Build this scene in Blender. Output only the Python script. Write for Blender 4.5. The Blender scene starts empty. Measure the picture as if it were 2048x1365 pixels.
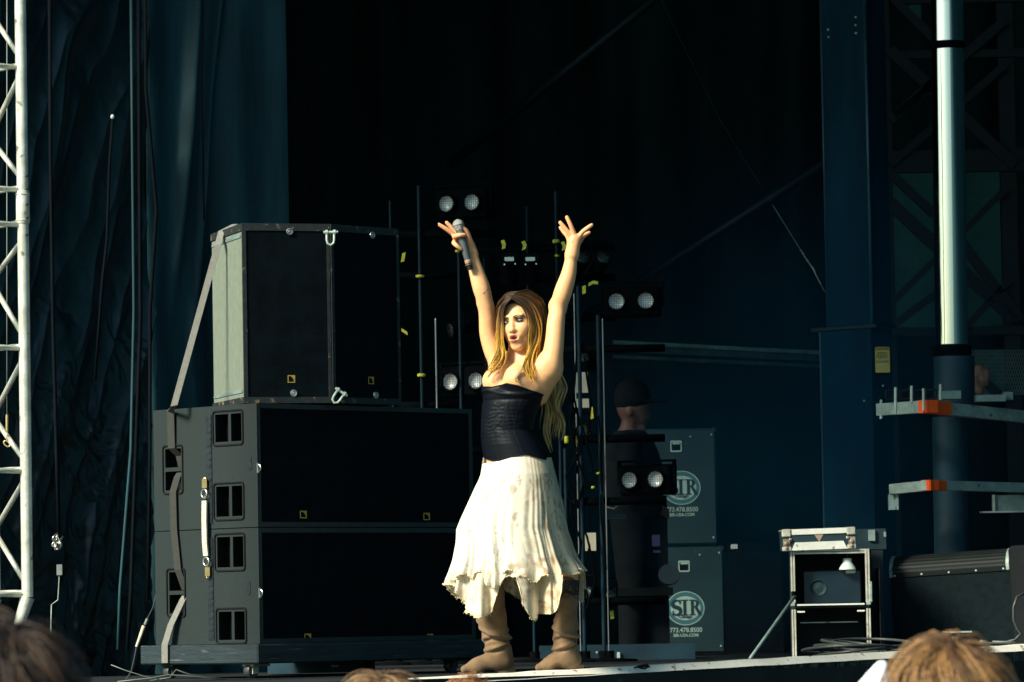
import bpy, math, random
import numpy as np
from mathutils import Vector, Matrix
random.seed(7); rng = np.random.default_rng(7)
sc = bpy.context.scene
COL = sc.collection
PI = math.pi
R = math.radians
# ------------------------------------------------------------------ camera
F = 8900.0; CH = 0.242; TP = 557.5 / F; ROLL = 0.018
PITCH = math.atan(TP)
fw = Vector((0, math.cos(PITCH), math.sin(PITCH)))
u0 = Vector((0, -math.sin(PITCH), math.cos(PITCH))); r0 = Vector((1, 0, 0))
rr = r0 * math.cos(ROLL) - u0 * math.sin(ROLL)
uu = u0 * math.cos(ROLL) + r0 * math.sin(ROLL)
CP = Vector((0, 0, CH))
cam = bpy.data.cameras.new('camera'); camo = bpy.data.objects.new('camera', cam); COL.objects.link(camo)
cam.sensor_width = 36; cam.lens = F * 36 / 2048; cam.clip_end = 500; cam.clip_start = 0.5
mm = Matrix((rr, uu, -fw)).transposed().to_4x4(); mm.translation = CP
camo.matrix_world = mm
cam.dof.use_dof = True; cam.dof.focus_distance = 19.5; cam.dof.aperture_fstop = 11.0
sc.camera = camo
# ------------------------------------------------------------------ world, sun, exposure
SUN = Vector((-0.79, -0.61, 0.70)).normalized()
w = bpy.data.worlds.new('World'); sc.world = w; w.use_nodes = True
nt = w.node_tree; bg = nt.nodes['Background']
sky = nt.nodes.new('ShaderNodeTexSky'); sky.sky_type = 'NISHITA'; sky.sun_disc = False
sky.sun_elevation = math.asin(SUN.z); sky.sun_rotation = math.atan2(SUN.x, SUN.y)
sky.air_density = 1.0; sky.dust_density = 2.0
tn = nt.nodes.new('ShaderNodeMix'); tn.data_type = 'RGBA'; tn.blend_type = 'MULTIPLY'; tn.inputs[0].default_value = 1; tn.inputs[7].default_value = (.60, .96, 1.04, 1)
nt.links.new(sky.outputs[0], tn.inputs[6]); nt.links.new(tn.outputs[2], bg.inputs[0]); bg.inputs[1].default_value = 0.06
sl = bpy.data.lights.new('sun', 'SUN'); sl.energy = 4.4; sl.angle = R(16); sl.color = (1, .93, .77)
so = bpy.data.objects.new('sun', sl); COL.objects.link(so)
so.rotation_euler = SUN.to_track_quat('Z', 'Y').to_euler(); so.location = (-10, -5, 12)
sc.view_settings.view_transform = 'Standard'; sc.view_settings.look = 'None'
sc.view_settings.exposure = 1.02; sc.view_settings.gamma = 1.0
sc.cycles.max_bounces = 6; sc.cycles.diffuse_bounces = 3; sc.cycles.glossy_bounces = 3
sc.cycles.transparent_max_bounces = 12
sc.cycles.use_denoising = True

def ray(px, py):
    return fw + rr * ((px - 1024) / F) + uu * ((682.5 - py) / F)
def W(px, py, D):
    d = ray(px, py); return CP + d * (D / d.y)
def WP(px, py, p0, n):
    d = ray(px, py); t = (Vector(p0) - CP).dot(n) / d.dot(n); return CP + d * t
def HZ(px, py, z):           # point on the horizontal plane z
    d = ray(px, py); return CP + d * ((z - CH) / d.z)
# ------------------------------------------------------------------ objects
MAT = {}
WM = {}
def setp(o, label=None, cat=None, group=None, kind=None):
    if label: o['label'] = label
    if cat: o['category'] = cat
    if group: o['group'] = group
    if kind: o['kind'] = kind
    return o
def thing(name, loc, rz, label, cat, group=None, kind=None):
    o = bpy.data.objects.new(name, None); COL.objects.link(o)
    o.empty_display_size = .1
    o.location = loc; o.rotation_euler = (0, 0, rz)
    WM[o.name] = Matrix.Translation(Vector(loc)) @ Matrix.Rotation(rz, 4, 'Z')
    return setp(o, label, cat, group, kind)
class MB:
    def __init__(s, xf=None): s.v = []; s.f = []; s.c = []; s.xf = xf or Matrix.Identity(4)
    def add(s, vs, fs, col=None):
        n = len(s.v)
        s.v += [s.xf @ Vector(p) for p in vs]
        s.f += [tuple(n + i for i in f) for f in fs]
        if col is not None: s.c += [col] * len(vs)
        return s
    def box(s, lo, hi, M=None):
        (a, b, c), (d, e, f) = lo, hi
        vs = [Vector(p) for p in ((a,b,c),(d,b,c),(d,e,c),(a,e,c),(a,b,f),(d,b,f),(d,e,f),(a,e,f))]
        if M is not None: vs = [M @ p for p in vs]
        return s.add(vs, [(0,3,2,1),(4,5,6,7),(0,1,5,4),(1,2,6,5),(2,3,7,6),(3,0,4,7)])
    def cbox(s, c, sz, M=None):
        h = [k / 2 for k in sz]
        Mt = Matrix.Translation(Vector(c)) @ (M.to_4x4() if M is not None else Matrix.Identity(4))
        return s.box([-k for k in h], h, Mt)
    def bbox(s, lo, hi, b=.004, M=None):   # chamfered box
        (x0,y0,z0),(x1,y1,z1) = lo, hi
        vs = []; idx = {}
        for i,x in enumerate((x0,x1)):
            for j,y in enumerate((y0,y1)):
                for k,z in enumerate((z0,z1)):
                    sx = b if i==0 else -b; sy = b if j==0 else -b; sz = b if k==0 else -b
                    for ax,p in enumerate(((x,y+sy,z+sz),(x+sx,y,z+sz),(x+sx,y+sy,z))):
                        idx[(i,j,k,ax)] = len(vs); vs.append(Vector(p) if M is None else M @ Vector(p))
        g = lambda i,j,k,a: idx[(i,j,k,a)]
        fs = [(g(0,0,0,0),g(0,0,1,0),g(0,1,1,0),g(0,1,0,0)),(g(1,0,0,0),g(1,1,0,0),g(1,1,1,0),g(1,0,1,0)),
              (g(0,0,0,1),g(1,0,0,1),g(1,0,1,1),g(0,0,1,1)),(g(0,1,0,1),g(0,1,1,1),g(1,1,1,1),g(1,1,0,1)),
              (g(0,0,0,2),g(0,1,0,2),g(1,1,0,2),g(1,0,0,2)),(g(0,0,1,2),g(1,0,1,2),g(1,1,1,2),g(0,1,1,2))]
        for i in (0,1):
            for j in (0,1):
                fs.append((g(i,j,0,0),g(i,j,1,0),g(i,j,1,1),g(i,j,0,1)))
                fs.append((g(i,0,j,0),g(i,1,j,0),g(i,1,j,2),g(i,0,j,2)))
                fs.append((g(0,i,j,1),g(1,i,j,1),g(1,i,j,2),g(0,i,j,2)))
                for k in (0,1): fs.append((g(i,j,k,0),g(i,j,k,1),g(i,j,k,2)))
        return s.add(vs, fs)
    def tube(s, p0, p1, r0, r1=None, n=12, cap=True):
        return s.path([p0, p1], [r0, r0 if r1 is None else r1], n, cap)
    def path(s, pts, r, n=8, cap=True, flat=1.0, up=None, cols=None, closed=False):
        pts = [Vector(p) for p in pts]; m = len(pts)
        rs = r if isinstance(r, (list, tuple)) else [r] * m
        vs = []; ref = None
        for i in range(m):
            if closed: t = pts[(i+1) % m] - pts[i-1]
            else: t = pts[min(i+1, m-1)] - pts[max(i-1, 0)]
            if t.length < 1e-9: t = Vector((0,0,1))
            t.normalize()
            if ref is None:
                a = up if up is not None else (Vector((0,0,1)) if abs(t.z) < .9 else Vector((1,0,0)))
                ref = (a - t * a.dot(t)).normalized()
            else: ref = (ref - t * ref.dot(t)).normalized()
            b = t.cross(ref)
            for k in range(n):
                an = 2*PI*k/n; vs.append(pts[i] + ref*math.cos(an)*rs[i]*flat + b*math.sin(an)*rs[i])
        fs = []
        for i in range(m if closed else m-1):
            j = (i+1) % m
            for k in range(n): fs.append((i*n+k, i*n+(k+1)%n, j*n+(k+1)%n, j*n+k))
        if cap and not closed: fs += [tuple(range(n-1,-1,-1)), tuple((m-1)*n+k for k in range(n))]
        c0 = len(s.v); s.add(vs, fs)
        if cols is not None:
            for i in range(m): s.c += [cols[i]] * n
        return s
    def lathe(s, prof, M=None, n=24):   # prof: (r, z)
        vs = []; fs = []
        for (r, z) in prof:
            for k in range(n):
                a = 2*PI*k/n; p = Vector((r*math.cos(a), r*math.sin(a), z)); vs.append(M @ p if M is not None else p)
        for i in range(len(prof)-1):
            for k in range(n): fs.append((i*n+k, i*n+(k+1)%n, (i+1)*n+(k+1)%n, (i+1)*n+k))
        fs += [tuple(range(n-1,-1,-1)), tuple((len(prof)-1)*n+k for k in range(n))]
        return s.add(vs, fs)
    def extrude(s, poly, h, M=None, h0=0):   # poly in local xy, extruded along z from h0 to h
        n = len(poly)
        vs = [Vector((x,y,h0)) for x,y in poly] + [Vector((x,y,h)) for x,y in poly]
        if M is not None: vs = [M @ p for p in vs]
        return s.add(vs, [tuple(range(n-1,-1,-1)), tuple(range(n,2*n))] + [(i,(i+1)%n,n+(i+1)%n,n+i) for i in range(n)])
    def ring(s, outer, inner, h, M=None):    # frame between two same-length loops
        n = len(outer); vs = []
        for z in (0, h):
            for lp in (outer, inner): vs += [Vector((x,y,z)) for x,y in lp]
        if M is not None: vs = [M @ p for p in vs]
        fs = []
        for i in range(n):
            j = (i+1) % n
            fs += [(2*n+i,2*n+j,3*n+j,3*n+i),(i,n+i,n+j,j),(i,j,2*n+j,2*n+i),(n+j,n+i,3*n+i,3*n+j)]
        return s.add(vs, fs)
    def torus(s, c, nrm, Rr, r, n=24, m=8, sx=1.0, xax=None):
        nrm = Vector(nrm).normalized(); a = xax if xax is not None else nrm.orthogonal()
        a = (a - nrm*a.dot(nrm)).normalized(); b = nrm.cross(a)
        pts = [Vector(c) + a*math.cos(2*PI*i/n)*Rr*sx + b*math.sin(2*PI*i/n)*Rr for i in range(n)]
        return s.path(pts, r, m, closed=True, up=nrm)
    def panel(s, W_, H_, holes, depth, M):   # rect panel in xy facing -z of M, with rectangular pockets
        xs = sorted(set([0, W_] + [h[0] for h in holes] + [h[2] for h in holes]))
        ys = sorted(set([0, H_] + [h[1] for h in holes] + [h[3] for h in holes]))
        for i in range(len(xs)-1):
            for j in range(len(ys)-1):
                cx, cy = (xs[i]+xs[i+1])/2, (ys[j]+ys[j+1])/2
                if any(h[0]<cx<h[2] and h[1]<cy<h[3] for h in holes): continue
                s.add([M @ Vector(p) for p in ((xs[i],ys[j],0),(xs[i+1],ys[j],0),(xs[i+1],ys[j+1],0),(xs[i],ys[j+1],0))],[(0,1,2,3)])
        for (a,b,c,d) in holes:
            e = depth
            s.add([M @ Vector(p) for p in ((a,b,0),(c,b,0),(c,d,0),(a,d,0),(a,b,e),(c,b,e),(c,d,e),(a,d,e))],
                  [(0,1,5,4),(1,2,6,5),(2,3,7,6),(3,0,4,7),(4,5,6,7)])
        return s
    def build(s, name, mat, parent=None, smooth=False, world=False, label=None, cat=None, group=None, kind=None, colname=None):
        me = bpy.data.meshes.new(name)
        vs = s.v
        if world and parent is not None:
            inv = WM[parent.name].inverted(); vs = [inv @ p for p in vs]
        me.from_pydata([tuple(p) for p in vs], [], s.f); me.update()
        if smooth:
            me.polygons.foreach_set('use_smooth', [True]*len(me.polygons))
        if s.c:
            ca = me.color_attributes.new('Col', 'FLOAT_COLOR', 'POINT')
            ca.data.foreach_set('color', np.array([(*c[:3],1.0) for c in s.c], dtype=np.float32).ravel())
        me.materials.append(mat if not isinstance(mat, str) else MAT[mat])
        o = bpy.data.objects.new(name, me); COL.objects.link(o)
        if parent is not None: o.parent = parent; WM[o.name] = WM[parent.name]
        else: WM[o.name] = Matrix.Identity(4)
        if smooth == 'auto':
            md = None
            me.polygons.foreach_set('use_smooth', [True]*len(me.polygons))
            try: me.set_sharp_from_angle(angle=R(35))
            except Exception: pass
        return setp(o, label, cat, group, kind)
def npmesh(name, v, f, mat, parent=None, cols=None, smooth=True, world=False, **kw):
    me = bpy.data.meshes.new(name)
    v = np.asarray(v, dtype=np.float64)
    if world and parent is not None:
        inv = np.array(WM[parent.name].inverted()); v = v @ inv[:3,:3].T + inv[:3,3]
    f = np.asarray(f, dtype=np.int32)
    me.vertices.add(len(v)); me.vertices.foreach_set('co', v.astype(np.float32).ravel())
    k = f.shape[1]
    me.loops.add(f.size); me.loops.foreach_set('vertex_index', f.ravel())
    me.polygons.add(len(f)); me.polygons.foreach_set('loop_start', np.arange(len(f), dtype=np.int32)*k)
    try: me.polygons.foreach_set('loop_total', np.full(len(f), k, dtype=np.int32))
    except Exception: pass
    me.update(calc_edges=True); me.validate()
    if smooth: me.polygons.foreach_set('use_smooth', [True]*len(me.polygons))
    if cols is not None:
        ca = me.color_attributes.new('Col', 'FLOAT_COLOR', 'POINT')
        c = np.ones((len(v),4), dtype=np.float32); c[:,:3] = cols; ca.data.foreach_set('color', c.ravel())
    me.materials.append(MAT[mat] if isinstance(mat, str) else mat)
    o = bpy.data.objects.new(name, me); COL.objects.link(o)
    if parent is not None: o.parent = parent; WM[o.name] = WM[parent.name]
    else: WM[o.name] = Matrix.Identity(4)
    return setp(o, kw.get('label'), kw.get('cat'), kw.get('group'), kw.get('kind'))
def kids(o): return [c for c in bpy.data.objects if c.parent is o]
def copy_tree(o, parent=None):
    c = o.copy(); COL.objects.link(c)
    if parent is not None: c.parent = parent
    for ch in kids(o): copy_tree(ch, c)
    return c
# ------------------------------------------------------------------ materials
def mat(name, col, rough=.6, metal=0, var=.25, scale=6, bump=0, bscale=60, spec=.5, speck=None, col2=None, obj=True, stretch=None, attr=False, sheen=0, sss=0, trans=0, aniso=0, lo=.35, hi=.65, detail=6):
    m = bpy.data.materials.new(name); m.use_nodes = True; MAT[name] = m
    n = m.node_tree.nodes; l = m.node_tree.links; b = n['Principled BSDF']
    b.inputs['Roughness'].default_value = rough; b.inputs['Metallic'].default_value = metal
    b.inputs['Specular IOR Level'].default_value = spec
    tc = n.new('ShaderNodeTexCoord'); mp = n.new('ShaderNodeMapping'); l.new(tc.outputs['Object'], mp.inputs[0])
    if stretch: mp.inputs['Scale'].default_value = stretch
    nz = n.new('ShaderNodeTexNoise'); nz.inputs['Scale'].default_value = scale; nz.inputs['Detail'].default_value = detail
    nz.inputs['Roughness'].default_value = .65
    l.new(mp.outputs[0], nz.inputs[0])
    rp = n.new('ShaderNodeValToRGB'); l.new(nz.outputs[0], rp.inputs[0])
    rp.color_ramp.elements[0].position = lo; rp.color_ramp.elements[1].position = hi
    c1 = [k*(1-var) for k in col]; c2 = [min(1,k*(1+var)) for k in col] if col2 is None else col2
    rp.color_ramp.elements[0].color = (*c1,1); rp.color_ramp.elements[1].color = (*c2,1)
    out = rp.outputs[0]
    if attr:
        at = n.new('ShaderNodeAttribute'); at.attribute_name = 'Col'
        mx = n.new('ShaderNodeMix'); mx.data_type = 'RGBA'; mx.blend_type = 'MULTIPLY'; mx.inputs[0].default_value = 1
        l.new(at.outputs['Color'], mx.inputs[6]); l.new(out, mx.inputs[7]); out = mx.outputs[2]
    if speck:
        n2 = n.new('ShaderNodeTexNoise'); n2.inputs['Scale'].default_value = speck[1]; n2.inputs['Detail'].default_value = 5
        l.new(mp.outputs[0], n2.inputs[0])
        r2 = n.new('ShaderNodeValToRGB'); l.new(n2.outputs[0], r2.inputs[0])
        r2.color_ramp.elements[0].position = speck[2]; r2.color_ramp.elements[1].position = min(1, speck[2]+.06)
        r2.color_ramp.elements[0].color = (0,0,0,1); r2.color_ramp.elements[1].color = (1,1,1,1)
        mx = n.new('ShaderNodeMix'); mx.data_type = 'RGBA'; l.new(r2.outputs[0], mx.inputs[0]); l.new(out, mx.inputs[6])
        mx.inputs[7].default_value = (*speck[0],1); out = mx.outputs[2]
    l.new(out, b.inputs['Base Color'])
    # roughness variation
    ma = n.new('ShaderNodeMath'); ma.operation = 'MULTIPLY_ADD'; ma.inputs[1].default_value = .25; ma.inputs[2].default_value = rough-.12
    l.new(nz.outputs[0], ma.inputs[0]); l.new(ma.outputs[0], b.inputs['Roughness'])
    if bump:
        n3 = n.new('ShaderNodeTexNoise'); n3.inputs['Scale'].default_value = bscale; n3.inputs['Detail'].default_value = 4
        l.new(mp.outputs[0], n3.inputs[0])
        bp = n.new('ShaderNodeBump'); bp.inputs['Strength'].default_value = bump; bp.inputs['Distance'].default_value = .004
        l.new(n3.outputs[0], bp.inputs['Height']); l.new(bp.outputs[0], b.inputs['Normal'])
    if sheen: b.inputs['Sheen Weight'].default_value = sheen
    if sss:
        b.inputs['Subsurface Weight'].default_value = sss; b.inputs['Subsurface Radius'].default_value = (.02,.008,.004)
        b.inputs['Subsurface Scale'].default_value = .5
    if aniso: b.inputs['Anisotropic'].default_value = aniso
    if trans:
        tr = n.new('ShaderNodeBsdfTranslucent'); l.new(out, tr.inputs[0])
        ms = n.new('ShaderNodeMixShader'); ms.inputs[0].default_value = trans
        l.new(b.outputs[0], ms.inputs[1]); l.new(tr.outputs[0], ms.inputs[2])
        l.new(ms.outputs[0], n['Material Output'].inputs[0])
    return m
# ------------------------------------------------------------------ signed-distance modelling
class SDF:
    def __init__(s, lo, hi, h):
        s.lo = np.array(lo, float); s.h = h
        s.n = [int((hi[i]-lo[i])/h)+2 for i in range(3)]
        s.ax = [(s.lo[i] + h*np.arange(s.n[i])).astype(np.float32) for i in range(3)]
        s.g = np.full(s.n, .15, dtype=np.float32)
    def sl(s, lo, hi):
        r = []
        for i in range(3):
            a = int(max(0, math.floor((lo[i]-s.lo[i])/s.h))); b = int(min(s.n[i], math.ceil((hi[i]-s.lo[i])/s.h)+1))
            if b <= a: return None
            r.append(slice(a, b))
        return tuple(r)
    def op(s, fn, lo, hi, k=.01, op='u'):
        m = k + .02; q = s.sl([v-m for v in lo], [v+m for v in hi])
        if q is None: return
        X = s.ax[0][q[0]][:,None,None]; Y = s.ax[1][q[1]][None,:,None]; Z = s.ax[2][q[2]][None,None,:]
        d = fn(X, Y, Z).astype(np.float32); a = s.g[q]
        if op == 'u':
            hh = np.clip(.5 + .5*(a-d)/k, 0, 1); s.g[q] = a*(1-hh) + d*hh - k*hh*(1-hh)
        else:
            d = -d; hh = np.clip(.5 - .5*(a-d)/k, 0, 1); s.g[q] = a*(1-hh) + d*hh + k*hh*(1-hh)
    def cone(s, p, q, r1, r2, k=.01, op='u'):
        p = np.array(p, float); q = np.array(q, float); b = q-p; bb = max(1e-9, float(b@b)); rm = max(r1, r2)
        def fn(X,Y,Z):
            dx, dy, dz = X-p[0], Y-p[1], Z-p[2]
            t = np.clip((dx*b[0]+dy*b[1]+dz*b[2])/bb, 0, 1)
            return np.sqrt((dx-t*b[0])**2+(dy-t*b[1])**2+(dz-t*b[2])**2) - (r1+(r2-r1)*t)
        s.op(fn, np.minimum(p,q)-rm, np.maximum(p,q)+rm, k, op)
    def chain(s, pts, rs, k=.01, sub=4):
        P = [np.array(p, float) for p in pts]; n = len(P); Q = []; q = []
        if n > 2:
            for i in range(n-1):
                a, b, c, d = P[max(0,i-1)], P[i], P[i+1], P[min(n-1,i+2)]
                ra, rb, rc, rd = rs[max(0,i-1)], rs[i], rs[i+1], rs[min(n-1,i+2)]
                for j in range(sub):
                    t = j/sub; f = lambda w,x,y,z: .5*((2*x)+(y-w)*t+(2*w-5*x+4*y-z)*t*t+(3*x-w-3*y+z)*t**3)
                    Q.append(f(a,b,c,d)); q.append(f(ra,rb,rc,rd))
            Q.append(P[-1]); q.append(rs[-1])
        else: Q, q = P, list(rs)
        A = np.array(Q); rm = max(q)
        def fn(X,Y,Z):
            best = None
            for i in range(len(Q)-1):
                p_ = Q[i]; b = Q[i+1]-p_; bb = max(1e-9,float(b@b)); dx,dy,dz = X-p_[0],Y-p_[1],Z-p_[2]
                t = np.clip((dx*b[0]+dy*b[1]+dz*b[2])/bb,0,1)
                d = np.sqrt((dx-t*b[0])**2+(dy-t*b[1])**2+(dz-t*b[2])**2)-(q[i]+(q[i+1]-q[i])*t)
                best = d if best is None else np.minimum(best,d)
            return best
        s.op(fn, A.min(0)-rm, A.max(0)+rm, k)
    def ell(s, c, r, Rm=None, k=.01, op='u'):
        c = np.array(c, float); r = np.array(r, float); A = np.eye(3) if Rm is None else np.array(Rm)
        rm = max(r)
        def fn(X,Y,Z):
            dx, dy, dz = X-c[0], Y-c[1], Z-c[2]
            u = [(dx*A[0][i]+dy*A[1][i]+dz*A[2][i]) for i in range(3)]
            k0 = np.sqrt((u[0]/r[0])**2+(u[1]/r[1])**2+(u[2]/r[2])**2)
            k1 = np.sqrt((u[0]/r[0]**2)**2+(u[1]/r[1]**2)**2+(u[2]/r[2]**2)**2)+1e-6
            return k0*(k0-1)/k1
        s.op(fn, c-rm, c+rm, k, op)
    def mesh(s):
        g = s.g; n = g.shape; ins = g < 0
        c = np.zeros((n[0]-1,n[1]-1,n[2]-1), dtype=np.uint8)
        for a in (0,1):
            for b in (0,1):
                for d in (0,1): c += ins[a:n[0]-1+a, b:n[1]-1+b, d:n[2]-1+d]
        act = (c > 0) & (c < 8); I, J, K = np.nonzero(act)
        idx = np.full(act.shape, -1, dtype=np.int32); idx[I,J,K] = np.arange(len(I))
        P = np.zeros((len(I),3)); N = np.zeros(len(I))
        corners = [(a,b,d) for a in (0,1) for b in (0,1) for d in (0,1)]
        for u in corners:
            for ax in range(3):
                if u[ax]: continue
                v = list(u); v[ax] = 1
                ga = g[I+u[0],J+u[1],K+u[2]]; gb = g[I+v[0],J+v[1],K+v[2]]
                m = (ga < 0) != (gb < 0); t = np.where(m, ga/np.where(m, ga-gb, 1), 0)
                for i in range(3): P[:,i] += m*(u[i] + (t if i == ax else 0))
                N += m
        P = P/N[:,None] + np.stack([I,J,K],1); P = s.lo + P*s.h
        fs = []
        for ax in range(3):
            o = [i for i in range(3) if i != ax]
            sa = [slice(1,n[i]-1) for i in range(3)]; sb = list(sa); sa[ax] = slice(0,n[ax]-1); sb[ax] = slice(1,n[ax])
            A = ins[tuple(sa)]; B = ins[tuple(sb)]; df = A != B
            q = np.argwhere(df); fl = A[df]
            base = q.copy(); base[:,o[0]] += 1; base[:,o[1]] += 1
            def at(d0, d1):
                w_ = base.copy(); w_[:,o[0]] -= d0; w_[:,o[1]] -= d1; return idx[w_[:,0],w_[:,1],w_[:,2]]
            quad = np.stack([at(1,1),at(0,1),at(0,0),at(1,0)],1)
            flip = fl if ax != 1 else ~fl
            quad[~flip] = quad[~flip][:,::-1]
            fs.append(quad)
        fs = np.concatenate(fs); fs = fs[(fs >= 0).all(1)]
        return P, fs
def smooth_np(v, f, it=2, lam=.5):
    for _ in range(it):
        acc = np.zeros_like(v); cnt = np.zeros(len(v))
        for i in range(4):
            a = f[:,i]; b = f[:,(i+1)%4]
            np.add.at(acc, a, v[b]); np.add.at(cnt, a, 1); np.add.at(acc, b, v[a]); np.add.at(cnt, b, 1)
        v = v + lam*(acc/np.maximum(cnt,1)[:,None]-v)
    return v
_lat = rng.random((64,64))
def vnoise(x, y):
    xi = np.floor(x).astype(int); yi = np.floor(y).astype(int); fx = x-xi; fy = y-yi
    fx = fx*fx*(3-2*fx); fy = fy*fy*(3-2*fy); g = lambda a,b: _lat[a%64, b%64]
    return (g(xi,yi)*(1-fx)+g(xi+1,yi)*fx)*(1-fy)+(g(xi,yi+1)*(1-fx)+g(xi+1,yi+1)*fx)*fy
def fbm(x, y, o=4):
    r = 0; a = .5
    for i in range(o): r = r + a*vnoise(x*2**i+i*7.3, y*2**i+i*3.1); a *= .5
    return r
def text_mesh(txt, size, name, mat_, parent, M, ext=.0015, bold=0, sx=1.0, font_off=0):
    cu = bpy.data.curves.new('lettering', 'FONT'); cu.body = txt; cu.size = size; cu.extrude = ext
    cu.align_x = 'CENTER'; cu.align_y = 'CENTER'; cu.offset = bold; cu.resolution_u = 3
    to = bpy.data.objects.new('lettering_tmp', cu); COL.objects.link(to)
    dg = bpy.context.evaluated_depsgraph_get(); me = bpy.data.meshes.new_from_object(to.evaluated_get(dg))
    bpy.data.objects.remove(to); bpy.data.curves.remove(cu)
    me.transform(Matrix.Diagonal((sx,1,1,1))); me.transform(M)
    me.materials.clear(); me.materials.append(MAT[mat_])
    o = bpy.data.objects.new(name, me); COL.objects.link(o); o.parent = parent; WM[o.name] = WM[parent.name]
    return o
def lerp_tab(t, x):
    xs = [a[0] for a in t]; return np.interp(x, xs, [a[1] for a in t])
# ------------------------------------------------------------------ material library
mat('black_void', (.0035,.006,.007), .9, var=.3, spec=.15)
mat('deck_black', (.010,.014,.016), .75, scale=3, var=.4, bump=.3, speck=((.05,.05,.045),9,.68), spec=.3)
mat('roof_cloth', (.004,.010,.012), .8, var=.4, scale=1.2, spec=.2)
mat('back_drape', (.004,.019,.023), .85, var=.5, scale=.9, spec=.2, stretch=(3,3,.4))
mat('teal_panel', (.03,.11,.105), .85, var=.3, scale=2, spec=.2)
mat('vinyl', (.004,.015,.017), .36, var=.35, scale=5, bump=.2, bscale=26, spec=.6)
mat('vinyl_matte', (.009,.046,.057), .62, var=.35, scale=2.2, bump=.15, bscale=90, spec=.35, stretch=(3,3,.5), speck=((.04,.055,.055),30,.75))
mat('rope_black', (.002,.004,.006), .8, var=.3, spec=.08)
mat('strip_white', (.86,.82,.70), .55, var=.10, scale=4, speck=((.28,.25,.20),22,.63), bump=.2)
mat('fascia_cloth', (.05,.075,.07), .85, var=.7, scale=16, stretch=(6,6,.8), bump=.6, bscale=60, spec=.15, speck=((.16,.17,.15),30,.62))
mat('ground_grey', (.05,.057,.05), .95, var=.4, scale=3)  # unseen ground; grey chosen so its bounce light is less warm
mat('alu', (.60,.60,.50), .34, metal=.25, var=.25, scale=11, bump=.3, bscale=40, spec=.6, speck=((.20,.17,.11),16,.655))
mat('steel', (.55,.55,.50), .28, metal=.9, var=.2, scale=14)
mat('bolt', (.02,.02,.02), .4)
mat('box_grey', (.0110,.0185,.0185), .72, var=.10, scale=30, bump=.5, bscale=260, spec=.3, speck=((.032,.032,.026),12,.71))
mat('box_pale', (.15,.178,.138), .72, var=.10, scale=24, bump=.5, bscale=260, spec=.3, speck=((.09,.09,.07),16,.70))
mat('box_edge', (.008,.014,.014), .6, var=.4, scale=30, bump=.4, bscale=150, speck=((.16,.10,.05),26,.62))
mat('box_rim', (.008,.018,.018), .6, var=.35, scale=25, bump=.3, bscale=150, speck=((.05,.07,.065),90,.66))
mat('grille', (.0010,.0040,.0060), .9, var=.45, scale=9, bump=.4, bscale=300, spec=.08, speck=((.006,.014,.016),120,.66))
mat('pocket', (.004,.005,.005), .8, var=.2, spec=.2)
mat('track', (.005,.010,.014), .5, var=.5, scale=40)
mat('yellow_paint', (.42,.29,.04), .5, var=.15)
mat('yellow_tape', (.62,.58,.05), .5, var=.3, scale=60)
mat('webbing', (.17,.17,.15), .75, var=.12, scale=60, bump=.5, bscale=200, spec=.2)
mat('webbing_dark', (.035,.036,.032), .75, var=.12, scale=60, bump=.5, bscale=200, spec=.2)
mat('sling', (.62,.55,.38), .75, var=.2, scale=40, bump=.5, bscale=160)
mat('brass', (.55,.42,.18), .35, metal=.6, var=.2)
mat('cart_wood', (.006,.017,.021), .6, var=.55, scale=5, stretch=(1,1,14), bump=.5, bscale=30, speck=((.08,.10,.09),7,.66))
mat('caster', (.03,.035,.035), .5, var=.3)
mat('caster_pale', (.28,.29,.22), .5, var=.3, scale=20)
mat('black_metal', (.0012,.0025,.0035), .8, var=.3, spec=.05)
mat('pole_blue', (.004,.020,.032), .5, metal=.1, var=.3, spec=.22)
mat('pole_thin', (.34,.35,.33), .3, metal=.5, var=.2)
mat('lens', (.95,.97,.86), .3, metal=.15, var=.3, scale=22, spec=.9)
mat('wire', (.02,.02,.02), .5)
mat('tower_navy', (.002,.028,.052), .75, var=.35, scale=1.6, stretch=(3,3,.6), bump=.2, bscale=30, spec=.12, speck=((.05,.12,.15),34,.74))  # navy base colour also stands for a blue stage wash left out
mat('tower_dark', (.003,.016,.024), .5, var=.4, scale=2, spec=.4)
mat('painted_glint', (.02,.08,.11), .4, var=.5, scale=5, stretch=(3,3,.4))
mat('lattice', (.002,.008,.012), .6, var=.4, scale=3, spec=.3)
mat('chrome', (1,.80,.65), .10, metal=1, var=.02, scale=2)
mat('sleeve_blue', (.005,.036,.056), .6, var=.3, scale=4, spec=.5)
mat('galv', (.38,.47,.41), .5, metal=.15, var=.25, scale=14, speck=((.07,.08,.07),18,.62), bump=.2)
mat('galv_dark', (.15,.22,.21), .5, metal=.15, var=.3, scale=10)
mat('orange', (1,.11,.008), .45, var=.08)
mat('sign_yellow', (.80,.56,.08), .5, var=.08)
mat('sign_black', (.02,.02,.02), .5)
mat('sign_blue', (.05,.22,.32), .5)
mat('sign_pale', (.62,.50,.22), .5)
mat('bundle', (.30,.15,.10), .85, var=.5, scale=12)
mat('sir_box', (.006,.032,.038), .65, var=.25, scale=3, bump=.4, bscale=220, speck=((.03,.08,.08),20,.7))
mat('sir_ink', (.010,.035,.042), .6, var=.1)
mat('sir_pale', (.42,.60,.53), .6, var=.12)
mat('sir_ring', (.05,.17,.20), .6, var=.1)
mat('case_panel', (.010,.035,.045), .6, var=.2, scale=20, bump=.3, bscale=200)
mat('case_dark', (.006,.014,.018), .6, var=.3)
mat('alu_bright', (.92,.90,.78), .42, metal=.1, var=.12, scale=9, speck=((.30,.28,.22),22,.66))
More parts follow.
